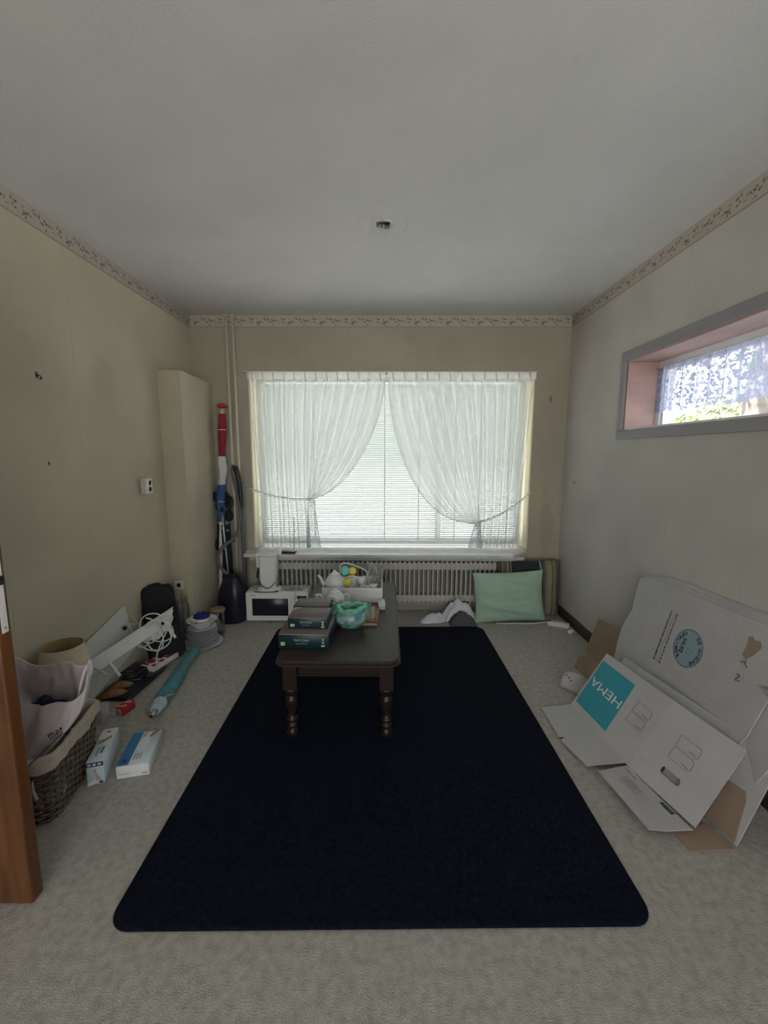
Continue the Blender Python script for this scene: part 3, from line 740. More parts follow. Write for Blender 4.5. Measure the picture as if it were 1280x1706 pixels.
m = MB(); o_, e_, u_, n_ = AL
def pl(u, v, off=.0018): return o_+e_*u+u_*v+n_*off
m.tube([pl(cu-.008, cv+.002), pl(cu+.004, cv-.005), pl(cu+.022, cv-.003), pl(cu+.034, cv-.010)], .0009, 5); m.tube([pl(cu-.006, cv-.018), pl(cu+.002, cv-.026), pl(cu+.014, cv-.024)], .0009, 5)
part('logo_sketch', m, M_inkg, t)
text('WWW.DENIEUWEHUISOPRUIMER.NL', .017, M_ink, t, AL, .271, .396, rot, width=.275, bold=.0003)
m = MB(); m.prism([(.300, .392), (.302, .392), (.302, .125), (.300, .125)], .0005, .0012, fr=AL); part('rule_line', m, M_inkg, t)
text('GAAT VAN OUD HOOP / 06 47 25 22 08', .015, M_ink, t, AL, .315, .394, rot, width=.270, bold=.0002)
m = MB(); m.tube([pl(.733, .282), pl(.742, .286), pl(.748, .280), pl(.740, .266), pl(.735, .256), pl(.757, .262)], .0013, 5); part('handwriting', m, M_ink, t, label='handwritten 2')
m = MB(); m.tube([pl(.735, .335), pl(.752, .340)], .0013, 5); m.tube([pl(.752, .352), pl(.747, .338), pl(.764, .326)], .0013, 5); m.tube([pl(.728, .332), pl(.738, .345)], .0011, 5); part('handwriting', m, M_ink, t, label='handwritten k')
m = MB(); m.prism([(.722, .366), (.745, .352), (.772, .385), (.790, .425), (.775, .445), (.752, .440), (.735, .452), (.722, .440), (.728, .405)], .0004, .0010, fr=AL); part('torn_patch', m, M_brown, t, label='torn brown patch')

# white sheet standing behind the printed carton (B)
BF = F((1.273, 1.369, .0), (.138, -.9904, 0), (.371, .0517, .9272), (-.9183, -.1279, .3746))
t = thing('white_cardboard_sheet', 'plain white cardboard sheet between the round-logo carton and the blue-printed carton', 'cardboard', (1.22, 1.75, 0))
BL = (BF[0]-V((1.22, 1.75, 0)), BF[1], BF[2], BF[3])
m = MB(); m.prism([(-.80, .02), (-.13, .002), (0, .006), (.004, .265), (.02, .372), (-.041, .367), (-.40, .360), (-.798, .352), (-.81, .30)], -.008, -.002, fr=BL); part('sheet', m, M_card, t)
m = MB(); m.prism([(-.126, .004), (-.007, .012), (-.032, .166), (-.045, .192), (-.114, .183)], -.001, .002, fr=BL); part('inner_flap', m, M_brown, t, label='brown inner flap')
m = MB(); m.prism([(-.80, .340), (-.40, .350), (-.041, .356), (-.041, .358), (-.40, .352), (-.80, .342)], -.002, -.0008, fr=BL); part('crease', m, M_card, t)
m = slab([(1.085, 1.425, .010), (1.102, 1.348, .006), (1.262, 1.358, .006), (1.235, 1.46, .012)], .004).xf(Matrix.Translation((-1.22, -1.75, 0))); part('floor_flap', m, M_brown, t, label='brown flap folded onto the floor')

# printed carton with blue square (two panels and floor flaps)
O0 = V((1.08, 1.75, 0))
t = thing('blue_printed_carton', 'flattened white carton with a blue HEMA square, leaning on the other cardboard', 'cardboard', O0)
H1 = (V((1.038, 2.212, .03))-O0, V((.1026, -.9947, 0)), V((.5418, .0559, .8387)), V((-.8342, -.0861, .5446)))
H2 = (V((1.087, 1.737, .03))-O0, V((.1879, -.9822, 0)), V((.5349, .1024, .8387)), V((-.8237, -.1576, .5446)))
def board(poly, fr, name, label=None): 
    m = MB(); m.prism(poly, -.004, 0, fr=fr); return part(name, m, [M_card], t, label=label)
board([(0, 0), (.475, .002), (.4745, .355), (.465, .361), (0, .349)], H1, 'panel')
# second panel with a real hand hole
po = [(0, 0), (.332, .010), (.334, .345), (.326, .358), (.003, .361)]
hole = [(.130+.010*math.cos(a)+(.072 if math.cos(a) > 0 else 0), .0945+.015*math.sin(a)) for a in [2*PI*(k+.5)/16 for k in range(16)]]
bm = bmesh.new(); ov = [bm.verts.new((x, y, 0)) for x, y in po]; hv = [bm.verts.new((x, y, 0)) for x, y in hole]
es = [bm.edges.new((ov[i], ov[(i+1) % len(ov)])) for i in range(len(ov))]+[bm.edges.new((hv[i], hv[(i+1) % 16])) for i in range(16)]
bmesh.ops.triangle_fill(bm, use_beauty=True, edges=es)
ex = bmesh.ops.extrude_face_region(bm, geom=bm.faces[:]); vv = [g for g in ex['geom'] if isinstance(g, bmesh.types.BMVert)]
for v in vv: v.co.z = -.004
m = MB(); bm.verts.index_update(); m.add([H2[0]+H2[1]*v.co.x+H2[2]*v.co.y+H2[3]*v.co.z for v in bm.verts], [[v.index for v in f.verts] for f in bm.faces]); bm.free()
part('panel', m, [M_card], t)
m = MB(); m.prism([(.118, .078), (.215, .078), (.218, .104), (.205, .112), (.118, .108)], -.028, -.025, fr=H2); part('hand_hole_tab', m, M_card, t)
part('floor_flap', slab([V(p)-O0 for p in [(.869, 2.207, .012), (.866, 1.960, .014), (.895, 1.955, .018), (.868, 1.925, .014), (.905, 1.741, .028), (1.085, 1.755, .034), (1.038, 2.212, .030)]], .004), M_card, t)
_p, _q, _r = V((1.087, 1.737, .034)), V((1.150, 1.412, .030)), V((.975, 1.400, .044)); _n = (_q-_p).cross(_r-_p)
def onflap(x, y): return (x, y, _p.z-((x-_p.x)*_n.x+(y-_p.y)*_n.y)/_n.z)
part('floor_flap', slab([V(onflap(*p))-O0 for p in [(.930, 1.685), (.975, 1.400), (1.040, 1.398), (1.150, 1.412), (1.087, 1.737)]], .004), M_card, t)
m = MB(); m.prism([(.017, .034), (.282, .036), (.268, .308), (.010, .306)], .0003, .0010, fr=H1); part('printed_square', m, M_teal, t, label='blue-green printed square')
text('HEMA', .066, M_wink, t, H1, .272, .205, PI, width=.243, off=.0016, bold=.0)
def outline(fr, pts, w=.0016):
    m = MB(); o, e, uu, nn = fr; P = [o+e*a+uu*b+nn*.0012 for a, b in pts]; m.tube(P, w*.6, 4, closed=True); return m
for fr, x0, y0_ in ((H1, .335, .150), (H1, .335, .207), (H2, .120, .152), (H2, .120, .210)):
    part('printed_icon', outline(fr, [(x0, y0_), (x0+.085, y0_), (x0+.098, y0_+.012), (x0+.098, y0_+.040), (x0+.088, y0_+.050), (x0, y0_+.050)]), M_inkg, t)
    part('printed_icon', outline(fr, [(x0+.058, y0_+.010), (x0+.086, y0_+.010), (x0+.086, y0_+.013), (x0+.058, y0_+.013)]), M_inkg, t)
o2 = V((1.087, 1.737, .034))-O0; e2 = (V((1.150, 1.412, .030))-V((1.087, 1.737, .034))).normalized(); d2 = (V(onflap(.930, 1.685))-_p); n2 = (e2.cross(-d2)).normalized(); u2_ = n2.cross(e2)
FL = (o2, e2, u2_, n2 if n2.z > 0 else -n2)
if (u2_.dot(d2)) > 0: FL = (o2, e2, -u2_, FL[3])
FL = (o2+FL[3]*.0006, FL[1], FL[2], FL[3])
m = MB(); rnd = random.Random(3); x = .205
while x < .262:
    w_ = rnd.choice((.0012, .002, .003)); m.prism([(x, -.030), (x+w_, -.030), (x+w_, -.012), (x, -.012)], .0008, .0014, fr=FL); x += w_+rnd.choice((.001, .0016, .0022))
part('barcode', m, M_ink, t, kind='stuff')
part('printed_box', outline(FL, [(.062, -.060), (.150, -.062), (.158, -.098), (.075, -.104)]), M_inkg, t)
for k in range(3):
    m = MB(); m.prism([(.078, -.070-.009*k), (.135, -.070-.009*k), (.135, -.0725-.009*k), (.078, -.0725-.009*k)], .0008, .0014, fr=FL); part('text_line', m, M_inkg, t)
text('made in china', .012, M_inkg, t, FL, .020, -.030, -.06)
m = MB(); m.prism([(.05, -.006), (.32, -.004), (.32, -.0025), (.05, -.0045)], .0008, .0014, fr=FL); part('rule_line', m, M_inkg, t)

# power strip, plug and cable
t = thing('power_strip', 'white four-way power strip on the carpet by the right skirting', 'power strip', (1.43, 3.365, 0), math.radians(-27))
m = MB(); m.rbox(-.085, .085, -.026, .026, .001, .036, .006, 3); part('body', m, M_white, t)
m = MB(); m.rbox(-.076, -.058, -.013, .013, .034, .041, .003, 2); part('switch', m, M_black, t)
for k in range(3):
    m = MB(); m.lathe([(.019, .036), (.019, .039), (.016, .039), (.014, .0365), (0, .0365)], 20, (-.028+k*.041, 0, 0)); part('socket', m, M_white, t)
    m = MB(); m.lathe([(0, .0372), (.0032, .0372)], 8, (-.034+k*.041, 0, 0)); m.lathe([(0, .0372), (.0032, .0372)], 8, (-.022+k*.041, 0, 0)); m.box(-.030+k*.041, -.026+k*.041, -.014, .014, .0368, .0372); part('contact_hole', m, M_black, t, kind='stuff')
m = MB(); m.tube([(-.085, 0, .018), (-.13, .0, .008), (-.20, -.055, .005), (-.30, -.10, .005), (-.40, -.155, .005), (-.47, -.18, .005), (-.47, -.13, .005), (-.40, -.08, .005)], .0042, 8); part('cable', m, M_cable, t)
t = thing('plug', 'loose white plug lying beside the end of the power strip', 'plug', (1.478, 3.225, 0), .5)
m = MB(); m.rbox(-.028, .018, -.016, .016, .001, .030, .008, 3); part('body', m, M_white, t)
for y in (-.008, .008):
    m = MB(); m.tube([(.018, y, .015), (.036, y, .015)], .0025, 8); part('pin', m, M_steel, t)

# ---- pillow, cushion, clothes under the window
def cushion_mesh(w_, h_, d_, wob=.01, seed=0, mi=0):
    m = MB()
    def face(sgn):
        def fn(s, q):
            u = 2*s-1; v = 2*q-1
            p = (1-abs(u)**3.2)*(1-abs(v)**3.2); th = d_/2*max(0, p)**.55
            nn = noise.noise(V((u*1.8, v*2.2, seed+sgn)))+.5*noise.noise(V((u*4.5, v*5.5, seed+sgn*3)))
            pinch = .015*(u*u*v*v)
            fold = wob*1.6*max(0, math.sin(v*5+u*1.7+seed*2))**6*(1-abs(u)*.4)
            return (w_/2*u*(1-.05*(1-v*v))*(1+pinch), sgn*th + wob*nn*p - fold*p*(sgn < 0), h_/2*v*(1-.045*(1-u*u))*(1+pinch))
        return fn
    m.grid(face(-1), 40, 34); m.grid(face(1), 40, 34); return m
m = cushion_mesh(.60, .425, .15, .02, 2); m.xf(Matrix.Translation((0, 0, .213)) @ Matrix.Rotation(math.radians(-2), 4, 'Y')); 
m.xf(Matrix.Rotation(math.radians(-9), 4, 'X'))
p = single('pillow', m, M_mint, 'mint green pillow propped against the striped cushion', 'pillow', (1.045, 3.445, .006), math.radians(2))
M_stripe = mat('striped_upholstery', (.05, .055, .05), .85, bump=.2, bscale=120, sheen=.2); nt = M_stripe.node_tree
tcn = N(nt, 'ShaderNodeTexCoord'); sp = N(nt, 'ShaderNodeSeparateXYZ'); nt.links.new(tcn.outputs['Object'], sp.inputs[0])
rp = N(nt, 'ShaderNodeValToRGB'); mr = N(nt, 'ShaderNodeMapRange'); mr.inputs[1].default_value = -.28; mr.inputs[2].default_value = .28; nt.links.new(sp.outputs[0], mr.inputs[0]); nt.links.new(mr.outputs[0], rp.inputs[0])
rp.color_ramp.interpolation = 'CONSTANT'; els = rp.color_ramp.elements
dk, bg_, gr, lt = (.022, .030, .030, 1), (.26, .23, .14, 1), (.12, .12, .085, 1), (.34, .34, .33, 1)
els[0].position = 0; els[0].color = dk; els[1].position = .03; els[1].color = gr
for pos, c in ((.06, dk), (.075, bg_), (.10, gr), (.15, bg_), (.185, dk), (.205, lt), (.215, dk), (.66, lt), (.685, dk), (.71, gr), (.755, bg_), (.80, (.30, .28, .17, 1)), (.85, gr), (.875, bg_), (.92, gr), (.95, bg_)):
    e = els.new(pos); e.color = c
nt.links.new(rp.outputs[0], nt.nodes['Principled BSDF'].inputs['Base Color'])
t = thing('striped_cushion', 'large dark striped cushion standing in the corner behind the mint pillow', 'cushion', (1.245, 3.60, .004), math.radians(0))
m = cushion_mesh(.55, .50, .13, .012, 5); m.xf(Matrix.Translation((0, 0, .252)) @ Matrix.Rotation(math.radians(2), 4, 'Y')); m.xf(Matrix.Rotation(math.radians(-5), 4, 'X')); part('cover', m, M_stripe, t)
m = MB(); m.tube([(-.25, .01, .50), (0, .0, .492), (.20, .01, .505), (.262, .01, .49), (.272, .0, .25), (.268, .0, .03)], .006, 8); part('piping', m, M_greycloth, t)

def cloth_heap(w_, d_, h_, seed, spikes=6, dirx=1):
    m = MB()
    def fn(s, q):
        a = 2*PI*s; r = q
        nn = noise.noise(V((math.cos(a)*1.6, math.sin(a)*1.6, seed)))
        R = 1+.28*nn+.10*math.sin(spikes*a+seed)
        x = w_/2*R*r*math.cos(a); y = d_/2*R*r*math.sin(a)
        f = noise.noise(V((x*16, y*16, seed)))*.5+noise.noise(V((x*34, y*34, seed*2)))*.3
        z = h_*(1-r**1.7)*(1+.5*f) + .010*(1-r)+.003 + .012*abs(math.sin(spikes*2*a+6*r))*r*(1-r)*3
        return (x, y, max(.002, z))
    m.grid(fn, 90, 26); return m
single('grey_garment', cloth_heap(.24, .13, .10, 4, 4), M_greycloth, 'crumpled dark grey garment in front of the white one, left of the mint pillow', 'clothing', (.63, 3.395, .001), -.25)
t = thing('white_garment', 'crumpled white garment heaped on the carpet left of the mint pillow', 'clothing', (.58, 3.50, .001))
m = cloth_heap(.30, .15, .165, 7, 3); m.xf(Matrix.Translation((.05, -.005, 0))); part('cloth_fold', m, M_whitecloth, t)
m = cloth_heap(.26, .11, .055, 2, 5); m.xf(Matrix.Translation((-.17, -.035, 0)) @ Matrix.Rotation(.25, 4, 'Z')); part('cloth_fold', m, M_whitecloth, t)

# ================================================================== along the back, left
# microwave
mw = thing('microwave_oven', 'white microwave oven on the carpet under the left end of the sill', 'microwave', (-.925, 3.52, 0))
m = MB(); m.rbox(-.262, .262, -.080, .105, .006, .268, .008, 3); part('body', m, M_white, mw)
m = MB(); m.rbox(-.262, .155, -.102, -.079, .014, .264, .007, 3)
o = part('door', m, M_white, mw); m = MB(); m.rbox(-.215, .105, -.1045, -.101, .050, .222, .002, 2); part('door_window_frame', m, M_white, o)
m = MB(); m.rbox(-.207, .097, -.106, -.104, .062, .212, .001, 1); part('door_window', m, M_screen, o, label='dark glass window')
m = MB(); m.rbox(-.262+.035, -.262+.085, -.1035, -.1015, .238, .242, .0005, 1); part('brand_print', m, M_inkg, o)
m = MB(); m.rbox(.160, .262, -.090, -.079, .014, .264, .004, 2); o = part('control_panel', m, M_white, mw)
m = MB(); m.rbox(.170, .250, -.0915, -.0895, .205, .232, .001, 1); part('display', m, M_black, o, label='dark display')
for z in (.155, .09):
    m = MB(); m.lathe([(.020, 0), (.018, .012), (0, .012)], 20); m.xf(Matrix.Translation((.21, -.09, z)) @ Matrix.Rotation(PI/2, 4, 'X')); part('knob', m, M_white, o)
for x in (-.22, .22):
    for y in (-.06, .08):
        m = MB(); m.lathe([(.012, 0), (.012, .008)], 12, (x, y, 0)); part('foot', m, M_black, mw)
# coffee maker turned away
cm = thing('coffee_maker', 'tall white coffee maker seen from behind, standing on the microwave', 'coffee maker', (-1.0, 3.49, .268))
m = MB(); m.lathe([(.0, 0), (.098, 0), (.104, .006), (.102, .018), (.094, .026), (.0, .026)], 36, sy=.78); part('base', m, M_white, cm)
def octo(w_, d_, c): return [(-w_+c, -d_), (w_-c, -d_), (w_, -d_+c), (w_, d_-c), (w_-c, d_), (-w_+c, d_), (-w_, d_-c), (-w_, -d_+c)]
m = MB(); n = 8; vs = []
for z, w_, d_ in ((.022, .062, .040), (.10, .071, .044), (.27, .074, .046), (.296, .073, .045)):
    vs += [(x, y-.010, z) for x, y in octo(w_, d_, .014)]
m.add(vs, [(q*n+i, q*n+(i+1) % n, (q+1)*n+(i+1) % n, (q+1)*n+i) for q in range(3) for i in range(n)]+[tuple(3*n+i for i in range(n))]); part('water_tank', m, M_white, cm, bev=.003)
m = MB(); m.rbox(-.100, -.060, -.030, .040, .20, .310, .008, 3); m.xf(Matrix.Identity(4)); part('filter_arm', m, M_white, cm)
m = MB(); m.rbox(-.098, .076, -.052, .045, .297, .318, .008, 3); part('lid', m, M_white, cm)
m = MB(); m.tube([(-.078, -.02, .19), (-.085, -.045, .15), (-.082, -.058, .12)], .010, 8); part('plug', m, M_black, cm, label='black plug')
m = MB(); m.tube([(-.082, -.058, .12), (-.07, -.065, .085), (-.035, -.070, .045), (-.0, -.072, .030), (.028, -.066, .040), (.060, -.050, .075), (.079, -.010, .11)], .0035, 8); part('cord', m, M_black, cm, label='black cord')
m = MB(); m.tube([(-.115, -.072, .003), (-.07, -.088, .004), (-.0, -.090, .004), (.06, -.082, .004), (.09, -.07, .005), (.058, -.058, .012), (.05, -.052, .02)], .0035, 8); part('cord', m, M_black, cm, label='black cord')
t = thing('white_cable', 'thin white cable with plug curled on top of the microwave', 'cable', (-.82, 3.50, .268))
m = MB(); m.tube([(-.10, .04, .07), (-.04, .05, .085), (.02, .05, .065), (.05, .03, .03), (.07, .02, .006), (.02, -.015, .004), (-.06, -.03, .004), (-.02, -.065, .004), (.06, -.055, .004), (.10, -.02, .004), (.06, .01, .004), (.0, .005, .004)], .003, 8); part('cord', m, M_greyp, t)
m = MB(); m.rbox(.07, .10, .005, .025, .001, .022, .005, 2); part('plug', m, M_offw, t)
# router on the sill
t = thing('router', 'black and silver box with a thin antenna on the left end of the window sill', 'router', (-.86, 3.62, .558))
m = MB(); m.rbox(-.055, .065, -.038, .03, .0, .014, .005, 3); part('base', m, M_black, t)
m = MB(); m.rbox(-.055, .060, -.030, .03, .014, .030, .006, 3); part('cover', m, M_steel, t)
m = MB(); m.tube([(.045, .02, .02), (.047, .022, .12), (.050, .022, .31)], [.004, .0035, .003], 8); part('antenna', m, M_greyp, t)

# vacuum cleaner
vc = thing('vacuum_cleaner', 'dark upright-standing canister vacuum cleaner with grey hose beside the microwave', 'vacuum cleaner', (-1.315, 3.455, 0))
def vac(s, q):
    a = 2*PI*s; z = .405*q
    wx = .120*(1-max(0, (q-.35)/.65)**2.4*.62)*(.86+.14*min(1, q/.12)); wy = .092*(1-max(0, (q-.45)/.55)**2.2*.6)*(.9+.1*min(1, q/.12))
    ca, sa = math.cos(a), math.sin(a); p = 2.6
    r = (abs(ca)**p+abs(sa)**p)**(-1/p)
    rib = 1+.022*math.cos(5*a)*(q > .1)
    return (wx*r*ca*rib + .012*q, wy*r*sa*rib, .004+z)
m = MB(); m.grid(vac, 48, 24, cu=True); m.add([vac(k/48, 1) for k in range(48)], [tuple(range(48))]); m.add([vac(k/48, 0) for k in range(48)], [tuple(reversed(range(48)))]); part('canister', m, M_navyp, vc)
for x in (-.085, .085):
    m = MB(); m.lathe([(0, -.014), (.05, -.014), (.056, -.008), (.056, .008), (.05, .014), (0, .014)], 24); m.xf(Matrix.Translation((x, .082, .16)) @ Matrix.Rotation(PI/2, 4, 'Y')); part('wheel', m, M_black, vc)
m = MB(); m.tube([(.06, -.02, .385), (.035, -.055, .415), (-.0, -.05, .42), (-.03, -.03, .40)], .010, 8); part('handle', m, M_black, vc)
# hose: rises beside the tube, then loops forward into the canister top
hp = [(-.015, -.01, .41), (-.055, -.02, .45), (-.088, -.03, .52), (-.080, -.03, .60), (-.030, -.01, .665), (.030, .05, .72), (.052, .10, .80), (.058, .12, .92), (.040, .13, 1.05), (.012, .14, 1.18), (-.002, .145, 1.27), (.006, .145, 1.315), (.022, .143, 1.305)]
def smooth(pts, k=5):
    P = [V(p) for p in pts]; out = []
    for i in range(len(P)-1):
        a, b, c, d = P[max(0, i-1)], P[i], P[i+1], P[min(len(P)-1, i+2)]
        for j in range(k):
            t_ = j/k; out.append(.5*((2*b)+(c-a)*t_+(2*a-5*b+4*c-d)*t_*t_+(3*b-a-3*c+d)*t_**3))
    return out+[P[-1]]
hs = smooth(hp, 12)
m = MB(); m.tube(hs, [(.0155 if i % 2 else .0140) if i < 60 else .012 for i in range(len(hs))], 10); part('hose', m, M_greyhose, vc, label='grey flexible hose')
m = MB(); m.tube(smooth([(.022, .143, 1.31), (.045, .145, 1.25), (.060, .147, 1.12), (.062, .147, .96)], 6), .021, 12); part('hand_grip', m, M_black, vc, label='curved black hand grip')
m = MB(); m.tube([(.062, .147, .97), (.066, .15, .45), (.070, .155, .02)], .016, 12); part('tube', m, M_greyhose, vc, label='straight dark grey tube')
m = MB(); m.rbox(.012, .125, .115, .185, .004, .035, .008, 2); part('floor_nozzle', m, M_black, vc)

# flagpole
fp = thing('flagpole', 'white pole with rolled red, white and blue flag leaning in the left corner', 'flag', (-1.475, 3.585, 0))
P0, P1 = V((0, 0, .004)), V((.068, .10, 1.80))
ax = lambda k: P0.lerp(P1, k)
m = MB(); m.tube([ax(0), ax(1)], .0165, 14); part('pole', m, M_mull, fp)
m = MB(); q = ax(1); m.lathe([(.017, 0), (.022, .004), (.043, .012), (.044, .026), (.030, .036), (.012, .042), (0, .043)], 24, q); part('knob', m, M_redcap, fp, label='red mushroom-shaped cap')
def flag(k0, k1, r, mt, nm, lb, seed, bulge=0):
    def fn(s, q):
        a = 2*PI*s; k = k0+(k1-k0)*q; c = ax(k)
        R = r*(.80+.20*math.sin(PI*min(1, q*1.3+.05)))*(1+.16*noise.noise(V((math.cos(a)*1.3, math.sin(a)*1.3, k*9+seed)))+.09*math.sin(4*a+k*30))
        c = c + V((bulge*math.exp(-((q-.55)/.28)**2), 0, 0))
        return (c.x+R*math.cos(a), c.y+R*math.sin(a), c.z)
    m = MB(); m.grid(fn, 28, 30, cu=True); part(nm, m, mt, fp, label=lb)
flag(.975, .775, .034, M_flagred, 'flag_cloth', 'dark red flag cloth', 1)
flag(.775, .640, .036, M_flagwhite, 'flag_cloth', 'white flag cloth', 2, .012)
flag(.640, .462, .038, M_flagblue, 'flag_cloth', 'blue flag cloth', 3, -.004)
for k in (.90, .56):
    c = ax(k); m = MB(); m.tube([(c.x+.036*math.cos(a), c.y+.036*math.sin(a), c.z) for a in [2*PI*i/16 for i in range(16)]], .003, 6, closed=True); part('tie', m, M_white, fp)

# black folded stand behind the flagpole
gs = thing('folded_walker', 'black folded frame with silver rod standing in the left corner behind the flagpole', 'walking aid', (-1.415, 3.655, 0))
m = MB(); 
def bagf(s, q):
    a = 2*PI*s; z = .004+.80*q; w_ = .075*(1-.25*q)*(1+.12*noise.noise(V((math.cos(a), math.sin(a), q*7)))); return (w_*math.cos(a)-.02+.0*q, .040*math.sin(a)*(1+.1*math.sin(9*q)), z)
m.grid(bagf, 28, 26, cu=True); m.add([bagf(k/28, 1) for k in range(28)], [tuple(range(28))]); part('cover', m, M_blackcloth, gs)
for (x, z, rx, rz) in ((-.072, 1.045, .030, .050), (-.045, .97, .035, .06), (.015, 1.03, .022, .07), (.045, 1.02, .022, .045), (-.085, .62, .035, .05), (.035, .88, .038, .055)):
    m = MB(); m.blob((x, -.005, z), (rx, .022, rz), 2, amp=.25, sc=1.5, seed=x*10); part('padding', m, M_blackcloth, gs)
m = MB(); m.tube(smooth([(.015, .0, .96), (.05, .0, .955), (.065, 0, 1.0), (.05, 0, 1.04)]), .016, 8); part('hook', m, M_black, gs)
m = MB(); m.tube([(-.01, -.045, .93), (.0, -.048, .72), (.025, -.060, .40), (.04, -.065, .05)], .008, 10); part('rod', m, M_steel, gs, label='thin silver rod')
m = MB(); m.lathe([(.0, 0), (.013, 0), (.013, .03), (0, .034)], 12, (-.01, -.045, .925)); part('rod_cap', m, M_black, gs)
for z, x in ((.82, .03), (.76, .035), (.78, -.02), (.60, .0)):
    m = MB(); m.rbox(x-.010, x+.010, -.062, -.050, z-.010, z+.008, .003, 2); part('metal_clip', m, M_steel, gs)
m = MB(); m.tube([(.03, -.03, .66), (.085, -.03, .665)], .008, 8); part('peg', m, M_black, gs)

# ================================================================== left side of the room
# wicker basket with liner
bk = thing('wicker_basket', 'rectangular grey willow basket with cream liner beside the wooden door', 'basket', (-1.447, 1.60, 0), math.radians(12))
def rr(hx, hy, c, n=96):
    pts = []
    for sx_, sy_, a0 in ((1, 1, 0), (-1, 1, PI/2), (-1, -1, PI), (1, -1, 1.5*PI)):
        for k in range(6): a = a0+PI/2*k/5; pts.append((sx_*(hx-c)+c*math.cos(a), sy_*(hy-c)+c*math.sin(a)))
    L_ = [0]
    for i in range(24): a, b = pts[i], pts[(i+1) % 24]; L_.append(L_[-1]+math.hypot(b[0]-a[0], b[1]-a[1]))
    out = []
    for k in range(n):
        d = L_[-1]*k/n; i = max(j for j in range(24) if L_[j] <= d); f = (d-L_[i])/max(1e-9, L_[i+1]-L_[i]); a, b = pts[i], pts[(i+1) % 24]
        out.append((a[0]+(b[0]-a[0])*f, a[1]+(b[1]-a[1])*f))
    return out
HX, HY, HB = .130, .178, .25
def bdim(z): k = z/HB; return HX+.020*k, HY+.020*k
ns = 36
m = MB(); lev = 17
for j in range(lev):
    z = .012+j*(.232/(lev-1)); hx, hy = bdim(z); pts = rr(hx, hy, .045, ns*4); out = []
    for i, (x, y) in enumerate(pts):
        ph = math.cos(PI*i/4*1.0 + (PI if j % 2 else 0)); d = math.hypot(x, y); k = 1+.0042*ph/d; out.append((x*k, y*k, z))
    m.tube(out, .0058, 5, closed=True)
part('weave', m, M_wicker, bk, kind='stuff')
m = MB()
p0, p1 = rr(*bdim(0), .045, ns), rr(*bdim(HB), .045, ns)
for i in range(ns): m.tube([(p0[i][0], p0[i][1], .004), (p1[i][0], p1[i][1], HB)], .0038, 5)
part('stakes', m, M_wickerd, bk, kind='stuff')
m = MB(); m.prism(rr(HX-.006, HY-.006, .04, 48), .002, .010); part('bottom', m, M_wickerd, bk)
def liner(s, q):
    i = s*96; pts = LP_; k = int(i) % 96; x, y = pts[k]; d = math.hypot(x, y)
    if q < .35: o = .014; z = .236+.044*(q/.35)
    elif q < .65: kk = (q-.35)/.3; o = .016-.030*kk; z = .280+.012*math.sin(PI*kk)
    else: kk = (q-.65)/.35; o = -.016; z = .278-.20*kk
    o += .003*math.sin(s*2*PI*9)+.0025*math.sin(s*2*PI*23); z += (.006*math.sin(s*2*PI*5+1) if q < .2 else 0)
    f = 1+o/d; return (x*f, y*f, z)
LP_ = rr(*bdim(HB), .045, 96)
m = MB(); m.grid(liner, 96, 20, cu=True); part('liner', m, M_creamcloth, bk, label='folded-over cream liner')
m = MB(); m.tube([(.085, -.205, .205), (.088, -.212, .17), (.098, -.214, .135)], [.004, .006, .007], 6); part('liner_tie', m, M_creamcloth, bk)

# shopping bag
tb = thing('shopping_bag', 'crumpled white plastic carrier bag with grey lettering standing in the basket', 'bag', (-1.40, 1.585, .03))
def bagfn(s, q):
    a = 2*PI*s; ca, sa = math.cos(a), math.sin(a)
    sq = min(1, max(0, (q-.50)/.3)); rx = .098+.060*sq*sq*(3-2*sq); ry = .080+.02*math.sin(PI*q)-.030*q**2
    p = 2.6; r = (abs(ca)**p+abs(sa)**p)**(-1/p)
    back = max(0, sa); front = max(0, -sa)
    hgt = .440+.095*back**.35 + .070*max(0, ca)**4 + .09*max(0, -ca)**5 - .045*front*(.5+.5*ca)
    hgt += .010*math.sin(5*a+1)
    z = hgt*q
    nn = noise.noise(V((ca*2.2, sa*2.2, z*7)))*.022+noise.noise(V((ca*5, sa*5, z*16)))*.011
    cx = -.025+.080*max(0, (q-.4)/.6)
    return (cx+(rx+nn)*r*ca, (ry+nn)*r*sa-.01*q, z)
m = MB(); m.grid(bagfn, 96, 48, cu=True)
m.add([bagfn(k/96, 0) for k in range(96)], [tuple(range(96))])
bago = part('bag_film', m, M_bag, tb); md = bago.modifiers.new('thickness', 'SOLIDIFY'); md.thickness = .0012; md.offset = 0
m = MB(); rim = [bagfn(k/96, 1) for k in range(96)]; m.tube(rim, .0028, 6, closed=True); part('rim', m, M_bag, tb)
# handle loops
m = MB(); c = bagfn(.02, 1); e = bagfn(.20, 1)
m.grid(lambda s, q: tuple(V(bagfn(.90+.12*0, .97)).lerp(V(bagfn(.02, .99)), s)+V((0.0, -.004, .0))+V((0, 0, .030*q*math.sin(PI*s)))), 12, 3); part('handle', m, M_bag, tb)
bvh = BVHTree.FromPolygons([V(x) for x in [bagfn(i/96, j/48) for j in range(49) for i in range(96)]], [(j*96+i, j*96+(i+1) % 96, (j+1)*96+(i+1) % 96, (j+1)*96+i) for j in range(48) for i in range(96)])
lt = text('met', .062, M_ink, tb, (V((0, -.4, 0)), V((1, 0, 0)), V((0, 0, 1)), V((0, -1, 0))), .150, .318, math.radians(25), width=.058)
d_ = V((-.18, 1, -.12)).normalized()
project_on(lt, bvh, d_, .0035)
cl = MB(); cl.blob((0, 0, 0), (.100, .065, .09), 4, amp=.35, sc=2.2, seed=3)
single('folded_clothing', cl, M_navy, 'dark navy clothing bundled inside the white carrier bag', 'clothing', (-1.385, 1.588, .340))

